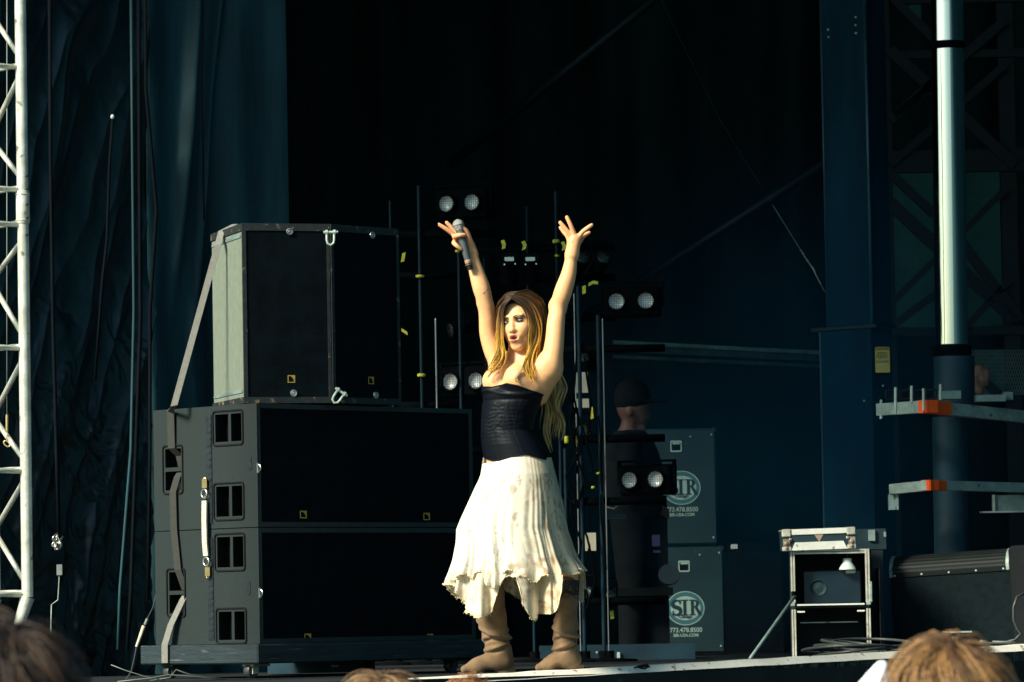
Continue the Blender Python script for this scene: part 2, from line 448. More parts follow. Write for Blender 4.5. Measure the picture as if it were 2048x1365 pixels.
mat('alu_soft', (.62,.60,.48), .42, metal=.2, var=.25, scale=14, speck=((.20,.19,.15),30,.64))
mat('corner_rust', (.42,.33,.25), .4, metal=.4, var=.6, scale=26)
mat('sticker', (.42,.30,.20), .6, var=.25)
mat('screen_blue', (.004,.017,.028), .4, var=.2, spec=.5)
mat('plastic_white', (.62,.70,.66), .45, var=.08)
mat('carpet', (.006,.014,.016), .85, var=.35, scale=24, bump=.8, bscale=170, spec=.15)
mat('carpet_dark', (.002,.005,.006), .85, var=.35, scale=24)
mat('perf', (.004,.007,.007), .6, var=.2, spec=.2)
mat('perf_pale', (.035,.045,.042), .6, metal=0, var=.3)
mat('cable', (.045,.055,.052), .45, var=.2)
mat('cable_pale', (.17,.19,.17), .5, var=.2)
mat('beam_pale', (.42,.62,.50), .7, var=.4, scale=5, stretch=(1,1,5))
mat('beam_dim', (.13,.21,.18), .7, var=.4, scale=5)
mat('cream_card', (.70,.63,.47), .7, var=.1)
mat('violet', (.012,.009,.05), .5)
mat('cloth_black', (.004,.006,.008), .85, var=.3, spec=.15)
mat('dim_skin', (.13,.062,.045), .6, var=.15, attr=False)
# ------------------------------------------------------------------ setting
def st(mb, name, m): return mb.build(name, m, kind='structure')
KE = .966; EY0 = 18.95; EX0 = -.134
def edgeY(x): return EY0 + KE*(x-EX0)
g = MB(); g.add([(-60,-5,-1.4),(60,-5,-1.4),(60,80,-1.4),(-60,80,-1.4)], [(0,1,2,3)]); st(g,'ground','ground_grey')
fl = MB(); xs = [-8, 6]
fl.add([(xs[0],edgeY(xs[0])+.03,0),(xs[1],edgeY(xs[1])+.03,0),(6,36,0),(-8,36,0),
        (xs[0],edgeY(xs[0])+.03,-.12),(xs[1],edgeY(xs[1])+.03,-.12),(6,36,-.12),(-8,36,-.12)],
       [(0,1,2,3),(7,6,5,4),(0,4,5,1),(1,5,6,2),(2,6,7,3),(3,7,4,0)]); st(fl,'floor','deck_black')
c = MB(); c.box((-9,17.0,8.4),(9,36.5,8.55)); st(c,'ceiling','roof_cloth')  # unseen roof; front edge and height set to keep sun off the back
b = MB()
# pleated black backdrop with real folds
nx = 220; vs = []; fs = []
for i in range(nx+1):
    x = -8 + 16*i/nx; y = 34 + .10*math.sin(x*5.1) + .05*math.sin(x*13+1)
    vs += [(x,y,-.1),(x,y,8.4)]
for i in range(nx): fs.append((2*i,2*i+2,2*i+3,2*i+1))
b.add(vs,fs); ob = b.build('backdrop','back_drape',smooth=True, kind='structure')
wl = MB(); wl.box((-4.9,24.5,-.05),(-4.75,34.2,8.4)); st(wl,'wall_left','black_void')
mat('mast_reflection_blue',(.008,.06,.10),.8,var=.2,spec=.1)
wr = MB(); wr.box((4.6,15.5,-.05),(4.75,34.2,8.4)); st(wr,'reflection_wall','mast_reflection_blue')  # unseen wall added so the mast's right half reflects dark blue
# stage edge: lip and cloth fascia
def Dedge(px): return (EY0 - KE*EX0)/(1-KE*(px-1024)/F)
def lip_py(px): return 1358 + (px-821)*(1290-1358)/(2048-821)
t = thing('stage_edge', (0,Dedge(1024),0), 0, 'long scuffed white edging strip along the front of the stage above grey cloth', 'stage edge')
A = W(330, lip_py(330), Dedge(330)); B = W(2400, lip_py(2400), Dedge(2400))
nrm = Vector((B.y-A.y, -(B.x-A.x), 0)).normalized()
m = MB(); K = 60; rowsv = []
for i in range(K+1):
    p = A.lerp(B, i/K); j = .0012*math.sin(i*1.7)+.0008*math.sin(i*4.1)
    rowsv += [p-nrm*.036+Vector((0,0,j)), p+Vector((0,0,-.029+j*.7)), p-nrm*.10+Vector((0,0,j)), p-nrm*.10+Vector((0,0,-.030))]
fs = []
for i in range(K):
    a = 4*i; b_ = 4*i+4
    fs += [(a,b_,b_+2,a+2),(a+1,b_+1,b_,a),(a+3,a+1,b_+1,b_+3),(a+2,b_+2,b_+3,a+3)]
m.add(rowsv, fs); m.build('edging_strip','strip_white',t,world=True)
m = MB(); K = 400; vs = []; fs = []
for i in range(K+1):
    p = A.lerp(B, i/K) - nrm*(.025) + nrm*(.012*math.sin(i*1.1)+.008*math.sin(i*2.3+1))
    q = p + nrm*.02*math.sin(i*.9)
    vs += [(p.x,p.y,p.z-.031),(q.x,q.y,-1.4)]
for i in range(K): fs.append((2*i+1,2*i+3,2*i+2,2*i))
m.add(vs,fs); m.build('fascia_cloth','fascia_cloth',t,world=True,smooth=True)
# ------------------------------------------------------------------ side curtains
def curtain(name, pxa, Da, pxb, Db, fold, nx, nz, matn, label, ztop=4.2, zbot=.0):
    a = W(pxa, 700, Da); b = W(pxb, 700, Db); a.z = b.z = 0
    L = (b-a).length; d = (b-a).normalized(); nn = Vector((d.y,-d.x,0))
    U, Z = np.meshgrid(np.linspace(0,1,nx), np.linspace(0,1,nz), indexing='ij')
    s = U*L; z = zbot + Z*(ztop-zbot)
    h = fold(s, z)
    P = np.stack([a.x+d.x*s+nn.x*h, a.y+d.y*s+nn.y*h, z], -1).reshape(-1,3)
    i, j = np.meshgrid(np.arange(nx-1), np.arange(nz-1), indexing='ij'); i=i.ravel(); j=j.ravel()
    f = np.stack([i*nz+j,(i+1)*nz+j,(i+1)*nz+j+1,i*nz+j+1],1)
    o = npmesh(name, P, f, matn)
    return setp(o, label, 'curtain', None)
def ridge(x, p=1.0): return (1-np.abs(2*(x-np.floor(x))-1))**p
def foldA(s, z):
    q = s*1.0 + .0                      # 0..~1
    u = s - .42*(z-1.2) ; 
    w1 = fbm(s*2.2+3, z*.8+1, 3)
    v = u*1.75 + .8*w1
    h = .055*ridge(v, 2.2)*(.4+fbm(s*1.5, z*.7+5,2))
    h = h + .022*ridge(u*4.3+1.4*fbm(s*3,z*1.1,3), 2.5)
    cr = fbm(s*6+z*2.2+fbm(s*4,z*4,2)*2.2, z*3.6-s*3+2, 4)
    low = np.clip((2.3-z)/1.2, .15, 1)
    h = h + .10*np.abs(cr-.5)*low*np.clip((s-.15)*2.5,.2,1) + .004*fbm(s*18,z*13,2)*low
    return h
def foldB(s, z):
    h = .035*np.sin(s*9+.4) + .02*np.sin(s*21+1.5*np.sin(z*.6)) + .012*fbm(s*12,z*1.4,4) + .02*fbm(s*2.5,z*.8,3)
    k = np.exp(-((s-.16-.10*(z-1.8))/.035)**2)*np.clip(z-1.75,0,1)*.07
    k2 = np.exp(-((s-.30-.12*(z-1.8))/.030)**2)*np.clip(z-1.5,0,1)*.06
    return h + k + k2
curtain('side_curtain', -90, 21.4, 292, 22.5, foldA, 300, 620, 'vinyl', 'shiny crumpled black vinyl curtain behind the aluminium truss')
curtain('side_curtain', 286, 22.55, 567, 23.1, foldB, 220, 260, 'vinyl_matte', 'smooth dark teal curtain panel hanging behind the pale speaker box')
def cordpx(name, pts, D, r, matn, label, cat, n=8):
    m = MB(); m.path([W(x,y,D) for x,y in pts], r, n); o = m.build(name, matn, smooth=True); return setp(o,label,cat)
cordpx('hanging_cable', [(262,-30),(265,300),(268,620),(262,900),(240,1180),(236,1300)], 21.75, .008, 'vinyl_matte', 'leftmost thick dark cable in the bundle hanging down the curtain', 'cable')
cordpx('hanging_cable', [(277,-30),(279,300),(281,640),(272,900),(262,1180),(255,1300)], 21.70, .010, 'rope_black', 'black middle cable of the bundle hanging down the curtain', 'cable')
cordpx('hanging_cable', [(290,-30),(292,180),(305,330),(313,420),(300,620),(300,900),(296,1200)], 21.66, .009, 'rope_black', 'bowed dark cable bending outward right of the cable bundle', 'cable')
cordpx('hanging_rope', [(99,-30),(101,300),(106,640),(113,900),(118,1068)], 21.1, .009, 'rope_black', 'black rope ending in a knot of chain by the truss', 'rope')
cordpx('hanging_rope', [(225,238),(219,330),(214,480),(205,560),(190,760)], 21.4, .007, 'rope_black', 'short dark rope with white tip on the crumpled curtain', 'rope')
cordpx('hanging_rope', [(403,-20),(404,200),(408,440)], 22.3, .0045, 'rope_black', 'thin straight black line in front of the smooth curtain', 'rope')
m = MB(); c0 = W(225,234,21.38); m.lathe([(.001,-.012),(.008,-.008),(.010,0),(.008,.008),(.001,.012)], Matrix.Translation(c0), 12)
setp(m.build('rope_end','plastic_white',smooth=True),'small white cap at the top of the short rope on the curtain','cap')
# chain knot and the slim strap below it
t = thing('chain_knot', W(118,1082,21.0), 0, 'silver knot of chain links hanging from a black rope beside the truss', 'chain')
for k in range(9):
    a = random.uniform(0,6.28); c0 = W(118,1082,21.0)+Vector((random.uniform(-.022,.022), random.uniform(-.02,.02), random.uniform(-.028,.028)))
    m = MB(); m.torus(c0, (math.cos(a),math.sin(a)*.6-.6,random.uniform(-.6,.6)), .014, .0035, 16, 6, 1.5); m.build('link','steel',t,smooth=True,world=True)
t = thing('strap_end', W(116,1290,21.0), 0, 'pale grey strap with a metal clip hanging under the chain knot', 'strap')
m = MB(); m.path([W(119,1150,21),W(116,1200,21.02),W(103,1210,21.02),W(101,1290,21.0)], .012, 6, flat=.25); m.build('strap','galv',t,world=True)
m = MB(); pxc = W(119,1140,20.98); m.cbox(pxc,(.026,.012,.05)); m.build('clip','steel',t,world=True)
# ------------------------------------------------------------------ truss tower
TD = 18.8; tx = (47-1024)/F*TD
def tz(py, px=45): return W(px, py, TD).z
t = thing('truss_tower', (tx,TD,0), 0, 'bright aluminium lattice truss upright at the left edge of the stage', 'truss')
lean = .001
S_ = .24
def ch(dx, dy, zz): return Vector((tx + dx - lean*(zz-1.2), TD+dy, zz))
ca, sa = math.cos(.35), math.sin(.35)
cor = [(0,0),(-.160,.20),(-.24,-.12),(-.40,.08)]
ztp, zb = 3.4, tz(1195); zm = tz(415)
for (dx,dy) in cor:
    m = MB(); m.tube(ch(dx,dy,zb), ch(dx,dy,zm-.01), .0245, n=20); m.tube(ch(dx,dy,zm+.01), ch(dx,dy,ztp), .0245, n=20)
    o = m.build('chord','alu',t,smooth='auto',world=True)
    m = MB(); m.lathe([(.0265,-.07),(.029,-.065),(.029,.065),(.0265,.07)], Matrix.Translation(ch(dx,dy,zm)), 20)
    m.torus(ch(dx,dy,zm+.055),(0,0,1),.029,.003,20,6); m.torus(ch(dx,dy,zm-.055),(0,0,1),.029,.003,20,6)
    m.build('coupler','alu',t,smooth='auto',world=True)
    m = MB(); m.tube(ch(dx,dy,zb), ch(dx,dy,zb)+Vector((-.045,0,-.14)), .030, .022, 20); m.tube(ch(dx,dy,zb)+Vector((-.045,0,-.14)), ch(dx,dy,zb)+Vector((-.06,0,-.30)), .022,.022,16)
    m.build('foot','alu',t,smooth='auto',world=True)
m = MB()
for py in (352,378,409,436,470): m.lathe([(.007,0),(.007,.008),(.004,.011)], Matrix.Translation(W(54,py,TD-.022)) @ Matrix.Rotation(R(90),4,'X'), 10)
m.build('bolts','bolt',t,smooth='auto',world=True)
for py in (-116,130,375,445,692,938,1185):
    z0 = tz(py)
    m = MB(); rt = .0115
    for a_, b_ in ((0,1),(0,2),(1,3),(2,3)): m.tube(ch(*cor[a_],z0-(.012 if a_==0 and b_==2 else 0)), ch(*cor[b_],z0), rt, n=12)
    m.build('cross_brace','alu',t,smooth=True,world=True)
for (p0,p1,p2) in ((-100,5,118),(145,265,360),(478,556,676),(712,828,925),(955,1060,1172)):
    m = MB()
    for a_, b_ in ((0,1),(2,3)):
        m.tube(ch(*cor[a_],tz(p0)), ch(*cor[b_],tz(p1)), .0115, n=12); m.tube(ch(*cor[b_],tz(p1)), ch(*cor[a_],tz(p2)), .0115, n=12)
    m.build('diagonal_brace','alu',t,smooth=True,world=True)
cordpx('hanging_wire', [(14,-20),(14,500),(14,830)], 19.4, .0025, 'cable_pale', 'thin straight wire hanging behind the aluminium truss', 'wire', 6)
t = thing('carabiner', W(14,880,19.4), 0, 'orange brown clip on the thin wire behind the truss', 'clip')
m = MB(); m.torus(W(14,888,19.4),(0,1,0),.016,.004,20,6,.6); m.build('loop','brass',t,smooth=True,world=True)
m = MB(); m.tube(W(14,830,19.4),W(14,865,19.4),.006); m.build('swivel','brass',t,world=True)
# ------------------------------------------------------------------ loudspeaker stack
ANG = R(44.0); dF = Vector((math.cos(ANG),math.sin(ANG),0)); dS = Vector((-math.sin(ANG),math.cos(ANG),0))
C0 = W(518,1288,20.0)
SX, SY = C0.x, C0.y
zc0 = W(518,1328,20).z; zc1 = W(518,1288,20).z; z12 = W(518,1054,20).z; z2t = W(516,805,20).z
def sideloc(px, py, root):      # pixel -> (s, z) on the side face (local x = 0 plane)
    p = WP(px, py, (SX,SY,0), dF); q = WM[root.name].inverted() @ p; return q.y, q.z
def frontloc(px, py, root):
    p = WP(px, py, (SX,SY,0), dS); q = WM[root.name].inverted() @ p; return q.x, q.z
def rrect(x0,y0,x1,y1,r,n=4):
    pts = []
    for cx,cy,a0 in ((x1-r,y1-r,0),(x0+r,y1-r,90),(x0+r,y0+r,180),(x1-r,y0+r,270)):
        for k in range(n+1): a = R(a0+90*k/n); pts.append((cx+r*math.cos(a), cy+r*math.sin(a)))
    return pts
# matrix: panel xy (s, z) on side face; panel +z points into the box (+x local)
SIDE = Matrix(((0,0,1,0),(1,0,0,0),(0,1,0,0),(0,0,0,1)))
FRONT = Matrix(((1,0,0,0),(0,0,1,0),(0,1,0,0),(0,0,0,1)))   # xy->(x,z), +z into the box (+y)
def emblem(root, x, z, w_, h_, FR, name='emblem'):
    m = MB(); M2 = FR @ Matrix.Translation((x,z,-.0035)) 
    t_ = w_*.10
    m.ring([(0,0),(w_,0),(w_,h_),(0,h_)],[(t_,t_),(w_-t_,t_),(w_-t_,h_-t_),(t_,h_-t_)],.003,M2)
    arc = [(t_+.004 + (w_-2*t_-.006)*math.sin(a), h_*.16 + (h_*.72)*math.cos(a)) for a in [k*PI/2/8 for k in range(9)]]
    arc2 = [(x_*.82+w_*.02, y_*.86+h_*.02) for x_,y_ in arc]
    m.extrude(arc + [(w_-t_,h_-t_)], .003, M2)
    m.build(name,'yellow_paint',root)
def sub(z0, z1, label, handles_r, handles_l, slot, em):
    r = thing('subwoofer', (SX,SY,z0), ANG, label, 'speaker', 'wide bass speakers stacked on the dolly')
    H = z1-z0-.004; W_, Dp = 1.335, .725
    holes = []; rims = []
    def add(px0,py0,px1,py1,split):
        s0,za = sideloc(px1,py1,r); s1,zb_ = sideloc(px0,py0,r)
        s0 = max(.02,s0); a,b_,c_,d_ = s0,za,s1,zb_
        if split == 'v':
            mid = a+(c_-a)*.44; holes.append((a,b_,mid-.008,d_)); holes.append((mid+.010,b_,c_,d_))
        else:
            mid = b_+(d_-b_)*.5; holes.append((a,b_,c_,mid-.009)); holes.append((a,mid+.009,c_,d_))
        M2 = SIDE @ Matrix.Translation((0,0,-.006))
        o_ = rrect(a-.016,b_-.018,c_+.016,d_+.018,.018); i_ = rrect(a-.010,b_-.012,c_+.010,d_+.012,.014)
        q_ = MB(); q_.ring(o_, i_, .006, M2); rims.append(q_)
        i2 = rrect(a-.003,b_-.003,c_+.003,d_+.003,.010)
        return
    for h in handles_r: add(*h,'v')
    for h in handles_l: add(*h,'h')
    m = MB(); m.panel(Dp, H, holes, .07, SIDE)
    m.add([(0,0,0),(W_,0,0),(W_,Dp,0),(0,Dp,0),(0,0,H),(W_,0,H),(W_,Dp,H),(0,Dp,H)],[(0,3,2,1),(4,5,6,7),(1,2,6,5),(2,3,7,6)])
    rb = .022
    m.ring([(0,0),(W_,0),(W_,H),(0,H)],[(rb,rb),(W_-rb,rb),(W_-rb,H-rb),(rb,H-rb)],.001,FRONT @ Matrix.Translation((0,0,-.001)))
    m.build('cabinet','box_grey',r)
    for h in holes:
        m = MB(); m.add([SIDE @ Vector(p) for p in ((h[0],h[1],.069),(h[2],h[1],.069),(h[2],h[3],.069),(h[0],h[3],.069))],[(0,1,2,3)])
        e=.0015
        m.add([SIDE @ Vector(p) for p in ((h[0]+e,h[1]+e,.006),(h[2]-e,h[1]+e,.006),(h[2]-e,h[3]-e,.006),(h[0]+e,h[3]-e,.006),(h[0]+e,h[1]+e,.068),(h[2]-e,h[1]+e,.068),(h[2]-e,h[3]-e,.068),(h[0]+e,h[3]-e,.068))],
          [(0,1,5,4),(1,2,6,5),(2,3,7,6),(3,0,4,7)])
        m.build('handle_recess','pocket',r)
    for q_ in rims: q_.build('handle_rim','pocket',r)
    m = MB(); m.ring([(0,0),(W_,0),(W_,H),(0,H)],[(rb,rb),(W_-rb,rb),(W_-rb,H-rb),(rb,H-rb)],.004,FRONT @ Matrix.Translation((0,0,-.005)))
    m.build('front_rim','box_rim',r)
    m = MB(); m.extrude([(rb+.001,rb+.001),(W_-rb-.001,rb+.001),(W_-rb-.001,H-rb-.001),(rb+.001,H-rb-.001)],.003,FRONT @ Matrix.Translation((0,0,-.0035)))
    m.build('grille','grille',r)
    s0,_ = sideloc(424,900,r); s1,_ = sideloc(413,900,r); zt = H*.93; zb2 = H*.04
    m = MB(); m.box((-.004,s0,zb2),(-.001,s1,zt)); 
    for k in range(16):
        zz = zb2+(zt-zb2)*(k+.5)/16; m.box((-.0065,s0+.004,zz-.005),(-.0045,s1-.004,zz+.005))
    m.build('rigging_track','track',r)
    s0,za = sideloc(slot[0]+4,slot[2],r); s1,zb2 = sideloc(slot[0]-3,slot[1],r)
    m = MB(); m.extrude(rrect(s0,za,s1,zb2,.005),.002,SIDE@Matrix.Translation((0,0,-.0025))); m.build('side_slot','track',r)
    for (px,py) in em:
        x,z = frontloc(px,py,r); emblem(r, x-.0, z-.018, .040, .034, FRONT@Matrix.Translation((0,0,-.001)))
    m = MB(); xx,zz = frontloc(520,(slot[1]+slot[2])/2+10,r)
    m.torus((.004,-.008,zz),(1,0,0),.016,.0025,14,6); m.box((-.002,-.010,zz-.022),(.008,-.0055,zz+.022)); m.build('latch','steel',r)
    return r
s_low = sub(zc1, z12, 'lower wide bass speaker resting on the wooden dolly', [(434,1075,487,1134),(437,1224,490,1280)], [(338,1145,368,1227)], (497,1163,1190), [(608,1275),(853,1275)])
s_top = sub(z12, z2t, 'upper wide bass speaker under the two tall speaker boxes', [(430,830,483,882),(432,974,485,1032)], [(330,899,363,980)], (500,913,940), [(599,1029),(846,1033)])
# dolly
t = thing('dolly', (SX,SY,0), ANG, 'scuffed blue black wooden dolly on casters carrying the speaker stack', 'dolly')
m = MB(); m.bbox((-.035,-.03,zc0),(1.42,.80,zc1-.002),.006); m.build('platform','cart_wood',t)
for (x,y,mt) in ((.05,.08,'caster_pale'),(.06,.66,'caster'),(1.28,.08,'caster'),(1.28,.66,'caster')):
    m = MB(); m.bbox((x-.05,y-.04,zc0-.012),(x+.05,y+.04,zc0-.001),.002); m.box((x-.045,y-.03,.02),(x-.01,y-.024,zc0-.012)); m.box((x-.045,y+.024,.02),(x-.01,y+.03,zc0-.012))
    fk = m.build('caster',mt,t)
    m = MB(); m.lathe([(.012,-.018),(.030,-.018),(.033,-.012),(.033,.012),(.030,.018),(.012,.018)], Matrix.Translation((x-.03,y,.034)) @ Matrix.Rotation(R(90),4,'X'), 24); m.build('wheel','caster',fk,smooth='auto')
# tall speaker boxes
D1 = 20.15; P1 = W(490,797,D1); zt1 = W(489,447,D1).z; zb1 = z2t+.004
a1 = math.atan2(.31,.95); d1 = Vector((math.cos(a1),math.sin(a1),0))
def upbox(p, ang, w_, dep, label, matn, em_px, studs, leftface):
    r = thing('tall_speaker', (p.x,p.y,zb1), ang, label, 'speaker', 'tall speakers on top of the stack')
    H = zt1-zb1
    m = MB(); fr = .010
    tap = .045
    foot = [(0,0),(w_,0),(w_-tap,dep),(tap*.0,dep)]
    M2 = Matrix.Identity(4)
    m.extrude(foot, H-.035, M2, .030); m.build('cabinet', matn, r)
    m = MB()
    for z0,z1 in ((0,.028),(H-.033,H)):
        m.extrude([(-.006,-.012),(w_+.004,-.012),(w_+.004-tap,dep+.004),(-.006,dep+.004)], z1, M2, z0)
    m.box((-.006,-.012,.0285),(.012,-.001,H-.0335)); m.box((w_-.010,-.012,.0285),(w_+.004,-.001,H-.0335))
    m.build('edge_frame','box_edge',r)
    m = MB(); m.box((.013,-.008,.029),(w_-.011,-.001,H-.034)); m.build('grille','grille',r)
    FR = FRONT
    def loc(px,py):
        n_ = Vector((math.sin(ang),-math.cos(ang),0)); q = WM[r.name].inverted() @ WP(px,py,p,n_); return q.x,q.z
    x,z = loc(*em_px); emblem(r, x-.015, z-.016, .034, .034, FR@Matrix.Translation((0,0,-.006)))
    for s in studs:
        x,z = loc(*s); m = MB(); m.torus((x,-.013,z),(0,1,0),.013,.0035,20,8)
        m.lathe([(.009,0),(.009,.006),(.006,.008)], Matrix.Translation((x,-.008,z)) @ Matrix.Rotation(R(90),4,'X'), 14); m.build('stud','steel',r,smooth='auto')
    if leftface:      # pale inset side panel with lips top and bottom
        m = MB(); m.box((-.004,.03,.05),(-.0005,dep-.01,.062)); m.box((-.004,.03,H-.062),(-.0005,dep-.01,H-.050)); m.build('side_rail','galv_dark',r)
    return r, H
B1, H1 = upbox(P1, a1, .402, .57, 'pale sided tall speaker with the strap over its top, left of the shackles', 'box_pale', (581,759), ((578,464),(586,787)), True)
P2 = P1 + d1*.412; a2 = R(46)
B2, H2 = upbox(P2, a2, .425, .45, 'narrower tall speaker right of the shackles', 'box_edge', (739,762), ((741,471),(748,791)), False)
# shackles hanging at the joint
for (px,py,lab,rot) in ((661,478,'silver shackle at the top joint between the tall speakers',0),(675,795,'tilted silver shackle at the bottom joint between the tall speakers',.6)):
    c0 = W(px,py,20.22); t = thing('shackle', c0, 0, lab, 'shackle', 'shackles between the tall speakers')
    Mx = Matrix.Rotation(rot,4,'Y')
    m = MB(Mx); U = [(-.017,0,.03),(-.017,0,-.005),(-.014,0,-.02),(0,0,-.03),(.014,0,-.02),(.017,0,-.005),(.017,0,.03)]
    m.path(U,.0055,8); m.build('bow','galv',t,smooth=True)
    m = MB(Mx); m.tube((-.032,0,.03),(.034,0,.03),.006,n=8); m.lathe([(.011,-.006),(.011,.006)],Matrix.Translation((-.018,0,.03))@Matrix.Rotation(R(90),4,'Y'),8)
    m.lathe([(.011,-.006),(.011,.006)],Matrix.Translation((.018,0,.03))@Matrix.Rotation(R(90),4,'Y'),8); m.build('pin','galv',t,smooth='auto')
# ratchet strap from the top of the pale box down the side of the subs
nS = -dF
def onside(px,py,off): return WP(px,py,(SX,SY,0),dF) + nS*off
t = thing('ratchet_strap', onside(345,1290,.02), 0, 'grey webbing strap running from the pale box down over the bass speakers', 'strap')
def ribbon(m, pts, wv, th=.002):
    pts = [Vector(p) for p in pts]; vs = []; fs = []
    for i,p in enumerate(pts):
        tn = (pts[min(i+1,len(pts)-1)]-pts[max(0,i-1)]).normalized(); wd = wv[i] if isinstance(wv,list) else wv
        no = tn.cross(wd).normalized()*th
        vs += [p-wd/2+no, p+wd/2+no, p+wd/2-no, p-wd/2-no]
    for i in range(len(pts)-1):
        for k in range(4): fs.append((4*i+k,4*i+(k+1)%4,4*i+4+(k+1)%4,4*i+4+k))
    fs += [(3,2,1,0),(4*len(pts)-4,4*len(pts)-3,4*len(pts)-2,4*len(pts)-1)]
    m.add(vs,fs)
def q(px,py,D): return W(px,py,D)
wv = -dS*.048
m = MB(); ptop = W(445,462,20.62)
u_ = Vector((.05,0,0)) 
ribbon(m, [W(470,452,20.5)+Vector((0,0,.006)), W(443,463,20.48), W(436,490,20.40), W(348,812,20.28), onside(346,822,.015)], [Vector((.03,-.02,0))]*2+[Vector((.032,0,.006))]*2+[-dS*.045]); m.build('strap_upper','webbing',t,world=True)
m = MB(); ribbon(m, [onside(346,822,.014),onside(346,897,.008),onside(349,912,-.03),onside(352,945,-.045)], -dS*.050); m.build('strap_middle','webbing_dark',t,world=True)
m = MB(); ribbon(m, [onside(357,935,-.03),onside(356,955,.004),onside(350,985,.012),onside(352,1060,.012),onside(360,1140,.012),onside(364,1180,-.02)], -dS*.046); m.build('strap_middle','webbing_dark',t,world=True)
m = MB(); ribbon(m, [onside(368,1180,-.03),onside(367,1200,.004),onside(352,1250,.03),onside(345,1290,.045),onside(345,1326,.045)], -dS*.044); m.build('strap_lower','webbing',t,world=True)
# sling with two shackles on the track
t = thing('short_sling', onside(420,1060,.02), 0, 'short cream sling between two steel rings on the rigging track', 'sling')
m = MB(); ribbon(m, [onside(416,1002,.02),onside(417,1040,.024),onside(418,1085,.024),onside(419,1112,.02)], -dS*.032, .004); m.build('webbing','sling',t,world=True)
for py,dz in ((988,1),(1124,-1)):
    m = MB(); m.torus(onside(416 if dz>0 else 420,py,.022), nS, .019, .005, 20, 8); m.build('ring','steel',t,smooth=True,world=True)
    c0 = onside(415 if dz>0 else 421, py-20*dz, .018); m = MB(); m.cbox(c0,(.022,.022,.04)); m.torus(c0+Vector((0,0,.02*dz)),nS,.008,.003,12,6); m.build('anchor','brass',t,world=True)
# cables and connector beside the dolly
t = thing('dangling_cable', W(275,1330,20.5), 0, 'cable with a cream inline connector hanging beside the bass speakers', 'cable')
m = MB(); m.path([W(312,1190,20.7),W(306,1215,20.65),W(295,1238,20.6)],.003,6); m.build('cord','cable',t,world=True)
m = MB(); m.tube(W(295,1238,20.6),W(290,1250,20.6),.0075); m.build('plug','cable_pale',t,world=True)
m = MB(); m.tube(W(288,1252,20.6),W(273,1294,20.6),.009,.006); m.build('connector','sling',t,world=True)
m = MB(); m.path([W(273,1294,20.6),W(268,1320,20.6),W(262,1345,20.6),W(250,1362,20.6)],.003,6); m.build('cord','cable',t,world=True)
cordpx('floor_cable',[(222,1330),(250,1341),(285,1352),(330,1362)],19.7,.002,'cable_pale','pale cable end rising from the floor left of the dolly','cable',6)
cordpx('floor_cable',[(235,1364),(270,1360),(300,1357),(335,1350),(370,1352),(430,1358)],19.6,.003,'cable_pale','pale cable lying on the floor under the dolly front','cable',6)
cordpx('floor_cable',[(300,1362),(340,1356),(352,1340),(380,1350),(470,1362)],19.8,.004,'cable','dark cable curling near the dolly wheel','cable',6)
# low amp behind the dolly
t = thing('floor_amplifier', HZ(640,1352,0), 0, 'flat dark blue amplifier lying under the speaker dolly', 'amplifier')
D_ = WM[t.name].translation.y
cA = W(632,1335,21.2); m = MB(); m.cbox((cA.x,cA.y+.15,cA.z),(.46,.3,.055)); m.build('case','sleeve_blue',t,world=True)
m = MB(); m.cbox((cA.x+.09,cA.y-.002,cA.z+.004),(.035,.003,.008)); m.build('badge','sir_pale',t,world=True)
# ------------------------------------------------------------------ backline lights
def X(px,D): return W(px,1000,D).x
def pxbox(m, x0,y0,x1,y1,D,dep,rz=0):
    c = W((x0+x1)/2,(y0+y1)/2,D); k = D/F
    m.cbox((c.x,c.y+dep/2,c.z),((x1-x0)*k,dep,(y1-y0)*k), Matrix.Rotation(rz,3,'Z') if rz else None)
def light_stand(label, D, poles, bars, tapes, tall=.0):
    p0 = HZ(poles[0][0],1324,0); x0 = W(poles[0][0],1320,D).x
    t = thing('lighting_stand', (x0,D,0), 0, label, 'lighting stand', 'black lighting stands behind the singer')
    for (px,ytop,r,mt) in poles:
        m = MB(); a = W(px,ytop,D); m.tube((a.x,a.y,.02),a,r,n=14); m.lathe([(r*1.1,-.006),(r*1.1,.004),(r*.7,.008)],Matrix.Translation(a),14); m.build('pole',mt,t,smooth='auto',world=True)
        m = MB(); m.lathe([(.16,0),(.16,.012),(.03,.02),(.03,.06)],Matrix.Translation((a.x,a.y,0.001)),24); m.build('base','black_metal',t,smooth='auto',world=True)
    for (xa,xb,y) in bars:
        m = MB(); a=W(xa,y,D+.03); b=W(xb,y,D+.03); b.z=a.z; m.tube(a,b,.022,n=12); m.build('crossbar','black_metal',t,smooth=True,world=True)
    for (x,y,w_,h_) in tapes:
        m = MB(); c0 = W(x,y,D-.03)
        hw, hh = w_*D/F/2, h_*D/F/2
        m.lathe([(hw*.9,-hh),(hw,-hh*.5),(hw*.97,hh*.4),(hw*.88,hh)],Matrix.Translation(c0)@Matrix.Rotation(random.uniform(-.15,.15),4,'Y'),14); m.build('tape_wrap','yellow_tape',t,smooth=True,world=True)
    return t
light_stand('black lighting stand nearest the tall speakers with yellow tape wraps', 25.0,
    [(780,405,.007,'pole_blue'),(837,374,.010,'pole_blue'),(917,500,.009,'pole_blue'),(871,640,.005,'pole_thin')],
    [(775,925,553),(775,925,812),(800,990,470),(830,990,905)], [(840,553,18,5),(843,751,17,6),(915,503,10,5),(812,1050,4,3)])
